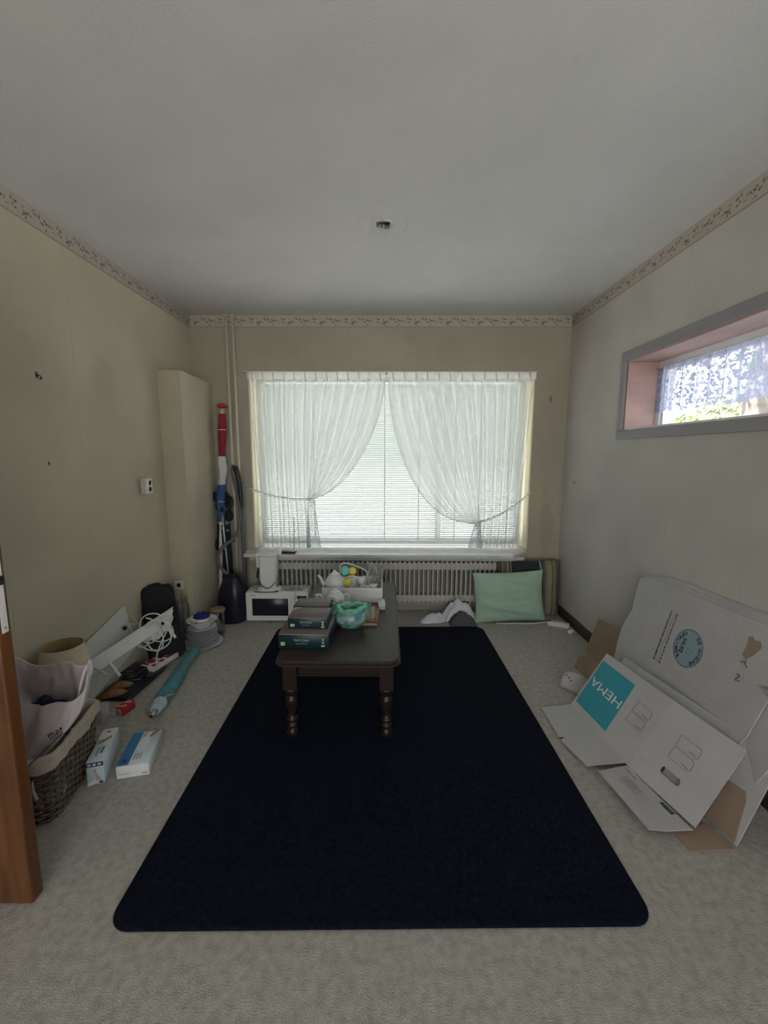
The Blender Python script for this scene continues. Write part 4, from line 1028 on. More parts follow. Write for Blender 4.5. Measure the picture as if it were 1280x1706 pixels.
# lamp with cream shade
lp = thing('table_lamp', 'lamp with cream fabric shade on the floor behind the carrier bag', 'lamp', (-1.545, 1.90, 0))
m = MB(); m.lathe([(0, 0), (.050, 0), (.052, .010), (.035, .022), (.018, .045), (.026, .10), (.034, .16), (.022, .24), (.010, .29), (.010, .34), (0, .34)], 24); part('base', m, M_offw, lp)
m = MB(); m.lathe([(0, .34), (.012, .345), (.022, .38), (.024, .41), (.016, .435), (0, .44)], 16); part('bulb', m, M_white, lp)
m = MB(); vs = []; n = 48
for r, z in ((.112, .345), (.0865, .515), (.084, .515), (.1095, .345)):
    for k in range(n): a = 2*PI*k/n; vs.append((r*math.cos(a), r*math.sin(a), z))
m.add(vs, [(q*n+i, q*n+(i+1) % n, (q+1)*n+(i+1) % n, (q+1)*n+i) for q in (0, 1) for i in range(n)], 0, True)
m.add(vs, [(q*n+i, q*n+(i+1) % n, ((q+1) % 4)*n+(i+1) % n, ((q+1) % 4)*n+i) for q in (2, 3) for i in range(n)], 1, True)
part('lamp_shade', m, [M_shade, M_shadein], lp, label='cream tapered shade')
m = MB()
for k in range(3): a = 2*PI*k/3; m.tube([(.0, .0, .43), (.083*math.cos(a), .083*math.sin(a), .505)], .0016, 5)
part('shade_carrier', m, M_steel, lp, kind='stuff')

# glove boxes
def carton(name, label, cat, loc, rz, w_, l_, h_, mt, group=None):
    t = thing(name, label, cat, loc, rz); m = MB(); m.rbox(-w_/2, w_/2, 0, l_, .001, h_, .002, 1); part('box', m, mt, t); return t
def ft(t_, w_, l_, h_):   # local frames: front (-y) and top
    return (V((-w_/2, 0, 0)), V((1, 0, 0)), V((0, 0, 1)), V((0, -1, 0))), (V((-w_/2, 0, h_)), V((1, 0, 0)), V((0, 1, 0)), V((0, 0, 1)))
def patch(t_, fr, poly, mt, nm, off=.0008, label=None):
    m = MB(); m.prism(poly, off-.0005, off, fr=fr); return part(nm, m, mt, t_, label=label)
gA = carton('glove_box', 'tall narrow pale blue glove carton on the carpet by the basket', 'box', (-1.252, 1.642, 0), math.radians(18), .066, .235, .108, M_glovebox)
fr, tp = ft(gA, .066, .235, .108)
patch(gA, fr, [(.001, .086), (.065, .086), (.065, .106), (.001, .106)], M_navyprint, 'printed_band')
for k in range(3): patch(gA, fr, [(.007+.019*k, .091), (.019+.019*k, .091), (.019+.019*k, .101), (.007+.019*k, .101)], M_glovebox, 'printed_icon', .0014)
patch(gA, fr, [(.024, .070), (.036, .074), (.038, .050), (.052, .030), (.046, .018), (.034, .022), (.032, .045)], M_skinp, 'printed_hand')
patch(gA, fr, [(.046, .005), (.058, .005), (.058, .016), (.046, .016)], M_navyprint, 'printed_icon')
patch(gA, fr, [(.0, .0005), (.016, .0005), (.040, .020), (.040, .030), (.0, .012)], M_wink, 'printed_field', .0005)
patch(gA, tp, [(.002, .160), (.064, .150), (.064, .233), (.002, .233)], M_wink, 'printed_field')
patch(gA, tp, [(.010, .120), (.030, .130), (.058, .165), (.050, .175), (.028, .155), (.010, .140)], M_photo, 'printed_hand', .0014)
patch(gA, tp, [(.022, .205), (.040, .208), (.038, .216), (.022, .213)], M_navyprint, 'printed_icon', .0014)
patch(gA, tp, [(.036, .055), (.048, .055), (.048, .10), (.036, .10)], M_inkg, 'printed_text')
patch(gA, tp, [(.022, .040), (.028, .040), (.028, .10), (.022, .10)], M_inkg, 'printed_text')
gB = carton('glove_box', 'flat pale blue and white glove carton lying right of the tall narrow one', 'box', (-1.120, 1.690, 0), math.radians(14), .130, .230, .060, M_glovebox)
fr, tp = ft(gB, .130, .230, .060)
patch(gB, fr, [(.0005, .0005), (.1295, .0005), (.1295, .0595), (.0005, .0595)], M_wink, 'printed_field')
patch(gB, fr, [(.008, .040), (.024, .040), (.024, .045), (.008, .045)], M_navyprint, 'printed_text', .0014)
patch(gB, fr, [(.008, .018), (.050, .018), (.050, .023), (.008, .023)], M_inkg, 'printed_text', .0014)
patch(gB, fr, [(.098, .010), (.124, .010), (.124, .014), (.098, .014)], M_inkg, 'printed_text', .0014)
patch(gB, tp, [(.001, .001), (.046, .001), (.046, .229), (.001, .229)], M_gloveblue, 'printed_band', label='strong blue printed band')
patch(gB, tp, [(.046, .110), (.060, .215), (.080, .225), (.095, .190), (.090, .115), (.075, .080)], M_wink, 'printed_glove')
patch(gB, tp, [(.055, .190), (.062, .185), (.072, .205), (.068, .215), (.058, .208)], M_skinp, 'printed_hand', .0014)
patch(gB, tp, [(.080, .185), (.092, .180), (.118, .226), (.108, .229), (.092, .215)], M_photo, 'printed_hand', .0014)
for k in range(3): patch(gB, tp, [(.058+.012*k, .030), (.062+.012*k, .030), (.060+.012*k, .070), (.056+.012*k, .070)], M_inkg, 'printed_text', .0014)
patch(gB, tp, [(.014, .020), (.034, .020), (.030, .040), (.014, .036)], M_navyprint, 'printed_logo', .0014)
m = MB(); m.rbox(-.066, .066, -.006, .0, .022, .058, .003, 2); part('end_flap', m, M_wink, gB, label='loose white end flap')

rb = carton('small_red_box', 'small red and white box on the carpet beyond the basket', 'box', (-1.455, 2.125, 0), math.radians(-14), .046, .085, .048, M_red)
fr, tp = ft(rb, .046, .085, .048)
patch(rb, fr, [(.012, .008), (.034, .008), (.034, .036), (.012, .036)], M_wink, 'printed_field'); patch(rb, fr, [(.017, .012), (.030, .012), (.030, .028), (.017, .028)], M_inkg, 'printed_mark', .0014)
patch(rb, tp, [(.004, .006), (.030, .012), (.042, .030), (.036, .034), (.022, .018), (.004, .012)], M_wink, 'printed_stroke')
patch(rb, tp, [(.008, .045), (.036, .060), (.038, .072), (.010, .055)], M_wink, 'printed_stroke')
wb = thing('small_white_box', 'small open white carton with black print at the far end of the basket', 'box', (-1.552, 2.04, 0), math.radians(12))
m = MB(); m.box(-.052, .052, 0, .09, .001, .003); m.box(-.052, -.050, 0, .09, .003, .075); m.box(.050, .052, 0, .09, .003, .075); m.box(-.052, .052, 0, .002, .003, .075); m.box(-.052, .052, .0, .09, .075, .077); part('box', m, M_card, wb)
for k in range(4):
    m = MB(); m.box(-.030+.014*k, -.020+.014*k, .045, .058, .0772, .0778); part('printed_mark', m, M_ink, wb)
m = MB(); m.box(-.028, -.004, .020, .030, .0772, .0778); part('printed_mark', m, M_inkg, wb)

# rolled beach parasol
um = thing('rolled_parasol', 'rolled teal beach parasol in clear plastic lying on the carpet', 'parasol', (-1.252, 2.088, 0))
A0_, A1_ = V((.0, .0, .034)), V((-.118, .80, .040)); dd = (A1_-A0_)
def um_fn(k0, k1, rf):
    X = dd.normalized().cross(V((0, 0, 1))).normalized(); Y = X.cross(dd.normalized())
    def fn(s, q):
        k = k0+(k1-k0)*q; a = 2*PI*s; c = A0_+dd*k; r = rf(k)*(1+.07*math.sin(3*a+9*k)+.10*noise.noise(V((math.cos(a)*2, math.sin(a)*2, k*8))))
        p = c+X*(r*math.cos(a))+Y*(r*math.sin(a)); p.z = max(p.z, .002); return tuple(p)
    return fn
m = MB(); m.grid(um_fn(.14, .95, lambda k: .037+.007*math.sin(PI*min(1, (k-.1)/.5))-.010*max(0, (k-.75)/.2)), 32, 60, cu=True); part('canopy', m, M_tealfab, um)
for k in range(6):
    q = .045+k*.018; X = dd.normalized().cross(V((0, 0, 1))).normalized(); Y = X.cross(dd.normalized()); c = A0_+dd*q; r = .018+.013*min(1, (k+1)/5)
    m = MB(); m.tube([c+X*r*math.cos(a)+Y*r*math.sin(a) for a in [2*PI*i/20 for i in range(20)]], .0062, 8, closed=True); part('cord_ring', m, M_rings, um)
m = MB(); m.tube([A0_-dd*.02, A0_+dd*.2], .0115, 14); part('pole', m, M_steel, um, label='grey metal pole end')
m = MB(); m.tube([A0_-dd*.022, A0_-dd*.019], .009, 14); part('pole_opening', m, M_black, um)
m = MB(); m.grid(um_fn(.03, 1.10, lambda k: .046+.004*math.sin(17*k)-(.012*max(0, (k-.9)/.2))), 32, 60, cu=True); part('plastic_sleeve', m, M_film, um, label='clear plastic sleeve')
m = MB(); m.tube([(.014, .095, .070), (.022, .13, .066), (.028, .165, .052), (.034, .19, .035)], .003, 6); part('strap', m, M_rings, um)

# crockery stack
PC = (-1.375, 3.0)
pg = 'crockery stacked on the floor'
pm = MB(); pm.lathe([(0, 0), (.075, 0), (.080, .004), (.148, .018), (.149, .021), (.145, .021), (.078, .009), (0, .008)], 48)
o = thing('serving_platter', 'large shallow white platter at the bottom of the plate stack', 'plate', (PC[0], PC[1], 0)); part('dish', pm, M_porc, o)
m = MB(); m.tube([(.147*math.cos(a), .147*math.sin(a), .0205) for a in [2*PI*i/48 for i in range(48)]], .0022, 6, closed=True); part('rim_line', m, M_platerim, o)
dish = MB(); dish.lathe([(0, 0), (.060, 0), (.064, .002), (.106, .0082), (.1075, .0100), (.104, .0102), (.062, .004), (0, .0035)], 40); dme = dish.mesh('dish', M_porc)
rl = MB(); rl.tube([(.1062*math.cos(a), .1062*math.sin(a), .0080) for a in [2*PI*i/40 for i in range(40)]], .0024, 6, closed=True); rme = rl.mesh('rim_line', M_platerim)
ordn = ['bottom', 'second from the bottom', 'third from the bottom', 'fourth from the bottom', 'fifth from the bottom', 'fourth from the top', 'third from the top', 'second from the top', 'topmost']
for i in range(9):
    j = random.Random(i); t = thing('dinner_plate', 'white plate with grey rim, %s of the nine stacked dinner plates' % ordn[i], 'plate', (PC[0]+j.uniform(-.004, .004), PC[1]+j.uniform(-.004, .004), .0215+i*.0138), 0, 'stacked dinner plates')
    a_ = link('dish', dme, t); b_ = link('rim_line', rme, t); sc = 1.02-.008*i; a_.scale = (sc, sc, 1); b_.scale = (sc, sc, 1)
zt0 = .0215+8*.0138+.010
t = thing('serving_bowl', 'wide white bowl on top of the plate stack', 'bowl', (PC[0], PC[1], zt0))
m = MB(); m.lathe([(0, 0), (.055, 0), (.060, .006), (.078, .035), (.104, .054), (.108, .058), (.104, .060), (.076, .044), (.052, .012), (0, .010)], 44); part('dish', m, M_porc, t)
t = thing('small_bowl', 'small white bowl standing in the wide bowl on the plate stack', 'bowl', (PC[0]+.004, PC[1]-.004, zt0+.0105))
m = MB(); m.lathe([(0, 0), (.034, 0), (.046, .030), (.055, .062), (.052, .063), (.040, .030), (.030, .006), (0, .005)], 32); part('dish', m, M_porc, t)
m = MB(); m.blob((0, 0, 0), (.052, .048, .030), 4, amp=.4, sc=3.2, seed=9)
single('blue_cloth', m, M_bluecloth, 'crumpled royal blue cloth in the small bowl on the plate stack', 'cloth', (PC[0]+.004, PC[1]-.004, zt0+.080))

t = thing('glass_jar', 'large clear glass jar behind the plate stack', 'jar', (-1.578, 3.088, 0))
m = MB(); m.lathe([(0, .001), (.060, .001), (.066, .010), (.067, .25), (.060, .285), (.052, .30), (.052, .325), (.058, .330), (.058, .336), (.052, .337), (.0475, .330), (.0475, .300), (.056, .280), (.062, .25), (.061, .014), (0, .010)], 40); part('glass_body', m, M_jar, t)
t = thing('storage_jar', 'small jar with wooden lid behind the plate stack, right of the big jar', 'jar', (-1.335, 3.20, 0))
m = MB(); m.lathe([(0, .001), (.045, .001), (.048, .01), (.048, .175), (.044, .185), (.040, .185), (.044, .17), (.044, .012), (0, .008)], 32); part('glass_body', m, M_jar, t)
m = MB(); m.lathe([(0, .186), (.054, .186), (.056, .190), (.056, .204), (.052, .208), (.030, .206), (0, .206)], 32); part('lid', m, M_lid, t, label='wooden lid')
t = thing('glass_bottle', 'dark green glass bottle left of the plate stack', 'bottle', (-1.605, 2.985, 0))
m = MB(); m.lathe([(0, 0), (.030, 0), (.033, .006), (.033, .13), (.028, .165), (.014, .20), (.0125, .245), (.015, .247), (.015, .258), (0, .258)], 28); part('body', m, M_bottle, t)

# black bag leaning on the left wall
t = thing('backpack', 'black backpack leaning against the left wall behind the white cable', 'bag', (-1.520, 2.765, 0), math.radians(24))
bm = bmesh.new(); bmesh.ops.create_cube(bm, size=1)
for v in bm.verts: v.co = V((v.co.x*.235, v.co.y*.10, (v.co.z+.5)*.52+.004))
bmesh.ops.bevel(bm, geom=bm.edges[:], offset=.05, segments=5, affect='EDGES', profile=.6)
for v in bm.verts:
    k = v.co.z/.52; v.co.x *= 1-.16*k*k; v.co.y += .0; v.co.x += .01*math.sin(5*k)
    v.co += v.co.normalized()*.006*noise.noise(v.co*14)
m = MB(); m.bm(bm, 0, True); bm.free(); T = Matrix.Rotation(math.radians(-9), 4, 'X') @ Matrix.Rotation(math.radians(-4), 4, 'Y'); m.xf(T); part('body', m, M_blackcloth, t)
m = MB(); m.rbox(-.095, .095, -.085, -.05, .05, .27, .02, 3); m.xf(T); part('front_pocket', m, M_blackcloth, t)
m = MB(); m.tube(smooth([(-.105, -.055, .06), (-.112, -.058, .30), (-.085, -.055, .47), (-.02, -.056, .505), (.05, -.056, .495), (.095, -.056, .40), (.11, -.058, .10)], 8), .004, 6); m.xf(T); part('zip_piping', m, M_black, t)
m = MB(); m.tube(smooth([(-.07, .01, .505), (-.06, .01, .525), (.0, .01, .530), (.015, .01, .512)], 6), .009, 8); m.xf(T); part('handle', m, M_blackcloth, t)
m = MB(); m.tube([(.02, -.086, .24), (.022, -.090, .20)], .004, 6); m.xf(T); part('zip_pull', m, M_steel, t)

# black flat screen, mouse, package, cases, sleeve
t = thing('flat_screen', 'black flat screen panel lying on the carpet under the white shelf', 'screen', (-1.558, 2.44, 0), math.radians(-3))
m = MB(); m.rbox(-.098, .098, -.19, .195, .012, .028, .004, 2); part('casing', m, M_black, t)
m = MB(); m.rbox(-.088, .088, -.178, .183, .0285, .0295, .0003, 1); part('screen', m, M_screen, t)
for x, y in ((-.07, -.15), (.07, -.15), (-.07, .15), (.07, .15)):
    m = MB(); m.box(x-.012, x+.012, y-.012, y+.012, 0, .012); part('foot', m, M_black, t)
t = thing('computer_mouse', 'black oval computer mouse on the carpet with its thin cable', 'mouse', (-1.478, 2.775, 0), math.radians(-30))
m = MB(); m.blob((0, 0, .014), (.022, .036, .016), 3); m.v = [(x, y, max(.001, z)) for x, y, z in m.v]; part('body', m, M_black, t)
m = MB(); m.tube(smooth([(0.0, -.034, .010), (.018, -.08, .003), (-.02, -.125, .003), (-.075, -.15, .003), (-.085, -.15, .006)], 6), .0018, 6); part('cable', m, M_black, t)
for k, (lx, ly, rz_, lb) in enumerate(((-1.585, 2.50, 8, 'flat black plastic case on the screen panel under the white shelf, lower one'), (-1.60, 2.535, -6, 'flat black plastic case on the screen panel under the white shelf, upper one'))):
    t = thing('plastic_case', lb, 'case', (lx, ly, .0297+.0165*k), math.radians(rz_))
    m = MB(); m.rbox(-.060, .060, -.075, .075, 0, .015, .003, 2); part('case', m, M_black, t)
    m = MB(); m.rbox(-.061, .061, -.076, -.074, .004, .011, .0005, 1); part('spine_stripe', m, M_greyhose, t)
    m = MB(); m.box(-.03, .01, -.055, -.040, .0150, .0154); part('label_strip', m, M_inkg, t)
t = thing('printed_package', 'flat package printed in red, white and dark blue under the white cable', 'package', (-1.512, 2.655, .0297), math.radians(-14))
m = MB(); m.rbox(-.052, .052, -.11, .11, 0, .034, .002, 2); part('box', m, M_wink, t)
TPf = (V((-.052, -.11, .034)), V((1, 0, 0)), V((0, 1, 0)), V((0, 0, 1)))
for poly, mt_ in (([(.002, .040), (.055, .040), (.055, .090), (.002, .090)], M_red), ([(.070, .006), (.102, .006), (.102, .040), (.070, .040)], M_red), ([(.002, .012), (.045, .012), (.045, .030), (.002, .030)], M_navyprint), ([(.068, .070), (.102, .070), (.102, .105), (.068, .105)], M_red), ([(.004, .110), (.060, .110), (.060, .150), (.004, .150)], M_navyprint), ([(.065, .130), (.100, .130), (.100, .200), (.065, .200)], M_red), ([(.006, .160), (.05, .160), (.05, .21), (.006, .21)], M_photo)):
    patch(t, TPf, poly, mt_, 'printed_block')
m = MB(); m.grid(lambda s, q: (-.06+.12*s+.01*math.sin(6*q), -.13+.26*q, .012+.030*abs(noise.noise(V((s*3, q*4, 2))))+.012*math.sin(PI*s)), 24, 30)
o = single('plastic_sleeve', m, M_film, 'crumpled clear plastic sleeve between the printed package and the parasol', 'plastic bag', (-1.425, 2.70, 0), math.radians(-12))

# tan leather slippers
for k, (lx, ly, rz_, z_) in enumerate(((-1.590, 2.272, -58, .030), (-1.600, 2.345, -45, .030))):
    t = thing('slipper', 'tan leather slipper on the screen panel, %s one' % ('nearer the basket' if k == 0 else 'farther from the basket'), 'shoe', (lx, ly, z_), math.radians(rz_))
    def up_(s, q):
        a = PI*s; L_ = .075; x = L_*(1-2*q); w_ = .030*math.sqrt(max(0, 1-(2*q-1)**2*.92)); h_ = .040*math.sin(PI*min(1, q*.9+.05))
        return (w_*math.cos(a), x, .003+max(0, h_*math.sin(a)))
    m = MB(); m.grid(up_, 16, 20); part('upper', m, M_brownlea, t)
    m = MB(); m.lathe([(0, 0), (.030, 0), (.033, .004), (.030, .007), (0, .007)], 28, sy=2.5); part('sole', m, M_brownlea, t)
    m = MB(); m.tube([(-.012, -.06, .030), (.012, -.062, .030)], .003, 6); part('stitching', m, M_creamcloth, t)

# white planks, shelf with brackets
def board3(o, e, w_, th, name, parent, mt, org):
    o, e, w_ = V(o), V(e), V(w_); n_ = e.cross(w_).normalized()*th; m = MB()
    vs = [o, o+e, o+e+w_, o+w_]; vs = vs+[v+n_ for v in vs]
    m.add([v-V(org) for v in vs], [(0, 1, 2, 3), (7, 6, 5, 4), (0, 4, 5, 1), (1, 5, 6, 2), (2, 6, 7, 3), (3, 7, 4, 0)]); return part(name, m, mt, parent, bev=.0015)
org = (-1.64, 2.32, 0)
t = thing('white_plank', 'white laminate plank leaning flat against the left wall behind the shelf', 'plank', org)
board3((-1.642, 2.055, .352), (.0, .478, .122), (.012, .078, -.30), .014, 'board', t, M_whitewood, org)
m = MB(); m.lathe([(0, 0), (.005, 0)], 10); m.xf(Matrix.Translation(V((-1.6405, 2.33, .352))-V(org)) @ Matrix.Rotation(PI/2, 4, 'Y')); part('screw_hole', m, M_black, t)
org = (-1.50, 2.38, 0)
t = thing('wall_shelf', 'white shelf board with end brackets resting askew on the pile by the left wall', 'shelf', org)
E0, EV, WV = V((-1.632, 2.18, .29)), V((.262, .42, .156)), V((-.006, -.078, -.092))
o_ = board3(E0, EV, WV, .014, 'shelf_board', t, M_whitewood, org)
for k in (.08, .60):
    pass
def bracket(p0, p1, wid, nm='bracket'):
    p0, p1 = V(p0), V(p1); d = (p1-p0); n_ = EV.normalized(); side = d.cross(n_).normalized()
    m = MB(); pr = []
    for i in range(9):
        k = i/8; pr.append((k, wid*(1-k*k*.75)))
    vs = []
    for k, w_ in pr: vs += [p0+d*k, p0+d*k+side*w_, p0+d*k+n_*.014, p0+d*k+side*w_+n_*.014]
    f = []
    for i in range(8):
        a = 4*i; b = a+4; f += [(a, b, b+1, a+1), (a+2, a+3, b+3, b+2), (a, a+2, b+2, b), (a+1, b+1, b+3, a+3)]
    f += [(0, 1, 3, 2), (32, 34, 35, 33)]
    m.add([v-V(org) for v in vs], f); return part(nm, m, M_whitewood, t, bev=.002)
bracket((-1.618, 2.255, .292), (-1.478, 2.18, .200), -.035)
bracket((-1.418, 2.54, .394), (-1.312, 2.48, .285), -.035)
m = MB(); m.tube([V(p)-V(org) for p in smooth([(-1.615, 2.15, .262), (-1.585, 2.145, .262), (-1.545, 2.14, .250), (-1.512, 2.14, .228)], 5)], [.006]*16, 8); part('rail_end', m, M_offw, t)
m = MB(); m.lathe([(0, 0), (.009, 0)], 12); m.xf(Matrix.Translation(E0+EV*.88+WV*.45+V((.012, -.006, .006))-V(org)) @ (V((.70, -.6, .41)).to_track_quat('Z', 'Y').to_matrix().to_4x4())); part('screw_hole', m, M_black, t)
part('end_panel', slab([V(p)-V(org) for p in [(-1.47, 2.52, .387), (-1.335, 2.53, .450), (-1.350, 2.51, .360), (-1.42, 2.50, .270), (-1.53, 2.49, .262)]], .008), M_white, t)
m = MB(); m.lathe([(0, 0), (.010, 0)], 14); m.xf(Matrix.Translation(V((-1.392, 2.500, .372))-V(org)) @ Matrix.Rotation(PI/2, 4, 'X')); part('cable_hole', m, M_black, t)
# coiled white cable
def loops(c, n, seed, R, tilt):
    rnd = random.Random(seed); pts = []
    for i in range(n*24+1):
        a = 2*PI*i/24; k = i/(n*24); r = R*(1+.35*math.sin(k*7+seed)); e = .75+.25*math.sin(k*11)
        x = r*math.cos(a); z = r*e*math.sin(a); y = .018*math.sin(k*17+seed)
        ct_, st_ = math.cos(tilt+1.2*k), math.sin(tilt+1.2*k); pts.append((c[0]+x*ct_-z*st_+.05*math.sin(3*k*PI), c[1]+y-.25*z, c[2]+x*st_+z*ct_+.05*math.cos(5*k)))
    return pts
t = thing('cable_coil', 'loosely coiled white cable hanging over the right end of the shelf', 'cable', (-1.44, 2.46, .30))
m = MB(); P_ = [V(p)-V((-1.44, 2.46, .30)) for p in loops((-1.455, 2.47, .315), 5, 1, .072, .5)]
P_ = [p if p.z > -.26 else V((p.x, p.y, -.26)) for p in P_]; m.tube(P_, .0042, 7); part('cable', m, M_cable, t)
m = MB(); m.tube(smooth([(-.02, -.02, .07), (.06, -.01, .11), (.115, .03, .125), (.10, .03, .07), (.07, .0, .0), (.03, -.01, -.10), (-.0, .02, -.18), (-.02, .06, -.235)], 7), .0042, 7); part('cable', m, M_cable, t)
t = thing('cable_bundle', 'small bundle of beige cable between the plank and the shelf', 'cable', (-1.60, 2.50, .35))
m = MB(); m.tube([V(p)-V((-1.60, 2.50, .35)) for p in loops((-1.60, 2.50, .362), 3, 4, .030, 0)], .0035, 6); part('cable', m, M_creamcloth, t)
m = MB(); m.rbox(-.045, -.02, -.01, .01, -.02, .005, .004, 2); part('plug', m, M_black, t)

# wall fittings
t = thing('wall_socket', 'cream surface-mounted double socket high on the left wall', 'socket', (XL, 2.88, 1.145))
m = MB(); m.rbox(.0, .038, -.042, .042, 0, .108, .004, 3); part('housing', m, M_offw, t)
m = MB(); m.rbox(.036, .046, -.034, .034, .006, .102, .004, 3); part('cover', m, M_white, t)
for z in (.032, .076):
    m = MB(); m.lathe([(.018, 0), (.020, .003), (.017, .003), (.015, .0005), (0, .0005)], 20); m.xf(Matrix.Translation((.0455, 0, z)) @ Matrix.Rotation(PI/2, 4, 'Y')); part('socket_ring', m, M_offw, t)
t = thing('wall_socket', 'small cream socket low on the pier with a thin cable', 'socket', (-1.605, 3.165, .375))
m = MB(); m.rbox(-.038, .038, -.022, .0, .0, .075, .004, 3); part('housing', m, M_offw, t)
m = MB(); m.lathe([(.020, 0), (.022, .003), (.018, .003), (.016, .0005), (0, .0005)], 20); m.xf(Matrix.Translation((0, -.0215, .038)) @ Matrix.Rotation(PI/2, 4, 'X')); part('socket_ring', m, M_white, t)
m = MB(); m.tube([(.012, -.012, .0), (.014, -.010, -.15), (.012, -.010, -.36)], .003, 6); part('cable', m, M_greyhose, t)
t = thing('wall_hook', 'small dark hook screwed high into the left wall', 'hook', (XL, 2.069, 1.787))
m = MB(); m.tube(smooth([(0, 0, .0), (.014, 0, -.002), (.022, 0, -.010), (.018, 0, -.018), (.012, .0, -.014)], 4), .0025, 7); part('hook', m, M_black, t)
t = thing('ceiling_outlet', 'open ceiling lamp outlet with dark terminal box and loose wires', 'outlet', (-.022, 2.312, H))
m = MB(); m.lathe([(.052, 0), (.055, -.004), (.050, -.007), (.042, -.003)], 36); part('rose_ring', m, M_ceil, t)
m = MB(); m.box(-.034, .034, -.026, .022, -.004, -.0015); part('box_opening', m, M_black, t)
m = MB(); m.rbox(.002, .032, -.016, .016, -.014, -.004, .002, 2); part('terminal_block', m, M_black, t)
for k, mt_ in ((-.022, M_creamcloth), (-.012, M_greyhose), (-.004, M_gold)):
    m = MB(); m.tube(smooth([(k, .01, -.003), (k-.003, -.008, -.018), (k+.006, -.020, -.022), (k+.008, -.026, -.014)], 4), .0035, 7); part('wire', m, mt_, t)
m = MB(); m.tube([(.125*math.cos(a), .125*math.sin(a), -.0005) for a in [2*PI*i/48 for i in range(48)]], .0016, 5, closed=True); part('paint_ring', m, M_ceil, t)

# ================================================================== on the coffee table
ZT = .4405
def gbox(label, loc, rz, w_, l_, h_, front=True):
    t = thing('gift_box', label, 'box', loc, math.radians(rz)); m = MB(); m.rbox(-w_/2, w_/2, 0, l_, 0, h_, .0015, 1); part('box', m, M_green, t)
    m = MB(); m.rbox(-w_/2+.001, w_/2-.001, .001, l_-.001, h_-.0004, h_+.0008, .0004, 1); part('lid_sheet', m, M_greentop, t, label='worn brownish top')
    fr = (V((-w_/2, 0, 0)), V((1, 0, 0)), V((0, 0, 1)), V((0, -1, 0)))
    if front:
        text('Saint Jean', .019, M_gold, t, fr, w_*.46, h_*.50, 0, align='CENTER', width=w_*.30)
        text('collection', .008, M_gold, t, fr, w_*.46, h_*.30, 0, align='CENTER', width=w_*.22)
        patch(t, fr, [(.012, h_*.18), (.034, h_*.18), (.034, h_*.42), (.012, h_*.42)], M_gold, 'printed_label', label='pale green label')
        for a in ((.868, .20), (.902, .20), (.885, .42), (.885, .62)):
            m = disc(fr, w_*a[0], h_*a[1], 0, .0055, .0010, 12); part('printed_emblem', m, M_gold, t)
        patch(t, fr, [(.004, h_*.93), (w_-.004, h_*.93), (w_-.004, h_*.96), (.004, h_*.96)], M_gold, 'gold_line')
    tp = (V((-w_/2, 0, h_)), V((1, 0, 0)), V((0, 1, 0)), V((0, 0, 1)))
    if not front or True: text('Saint Jean', .018, M_inkg, t, tp, w_*.5, l_*.42, 0, align='CENTER', width=w_*.28, off=.0014)
    return t
gbox('dark green gift box with gold script, lower front one on the coffee table', (-.420, 2.028, ZT), -2, .258, .35, .078)
t = gbox('dark green gift box with gold script stacked on the lower front one', (-.408, 2.085, ZT+.0795), -2, .205, .145, .062)
patch(t, (V((-.1025, 0, .062)), V((1, 0, 0)), V((0, 1, 0)), V((0, 0, 1))), [(.004, .100), (.045, .140), (.004, .142)], M_creamcloth, 'torn_corner', .0014)
gbox('brown-topped gift box behind the upper green box', (-.418, 2.242, ZT+.0795), -2, .195, .13, .064, False)

# blue and white pot in a green bag
t = thing('ceramic_pot', 'blue and white patterned ceramic pot wrapped in a green plastic bag on the coffee table', 'pot', (-.205, 2.315, ZT))
m = MB(); m.lathe([(0, .004), (.045, .004), (.055, .012), (.085, .038), (.092, .060), (.082, .082), (.066, .094), (.070, .104), (.066, .106), (.058, .094), (.074, .078), (.080, .058), (.045, .016), (0, .014)], 40, sy=.92); part('pot', m, M_delft, t)
for z, r in ((.088, .0745), (.034, .082), (.100, .070)):
    m = MB(); m.tube([(r*math.cos(a), .92*r*math.sin(a), z) for a in [2*PI*i/40 for i in range(40)]], .0016, 5, closed=True); part('painted_line', m, M_navyprint, t)
def gb(s, q):
    a = 2*PI*s; ca, sa = math.cos(a), math.sin(a)
    if q < .7: k = q/.7; r = .062+.040*math.sin(PI*k*.60); z = .003+.097*k
    else: k = (q-.7)/.3; r = .088-.010*k+.020*math.sin(PI*k)*1.2; z = .100+.020*math.sin(PI*k*.9)-.0*k; r -= .022*k
    nn = noise.noise(V((ca*3, sa*3, q*6)))*.011 + .004*math.sin(15*a+8*q)*(q > .3)
    sk = .018*max(0, ca)*q
    return ((r+nn)*ca+sk, (r+nn)*sa*.95, max(.001, z+.006*noise.noise(V((ca*5, sa*5, q*9)))+.014*max(0, ca)**2*q))
m = MB(); m.grid(gb, 72, 34, cu=True); M_gf = sheer('green_bag_film_clear', (.22, .58, .46), .30, .3)
part('bag_film', m, M_gf, t, label='thin green plastic bag')
def gb2(s, q):
    a = 2*PI*s; ca, sa = math.cos(a), math.sin(a); r = .070+.020*math.cos(2*PI*q)*.8+.003*math.sin(13*a); z = .107+.013*math.sin(2*PI*q)+.004*math.sin(7*a)+.013*max(0, ca)**2
    return ((r+.014*max(0, ca)**3)*ca, r*sa*.95, z)
m = MB(); m.grid(gb2, 64, 10, cu=True); part('gathered_rim', m, M_greenfilm, t, label='gathered green bag rim')
m = MB(); m.lathe([(0, .012), (.058, .014), (.060, .09)], 28); part('bag_lining', m, M_greenfilm, t)

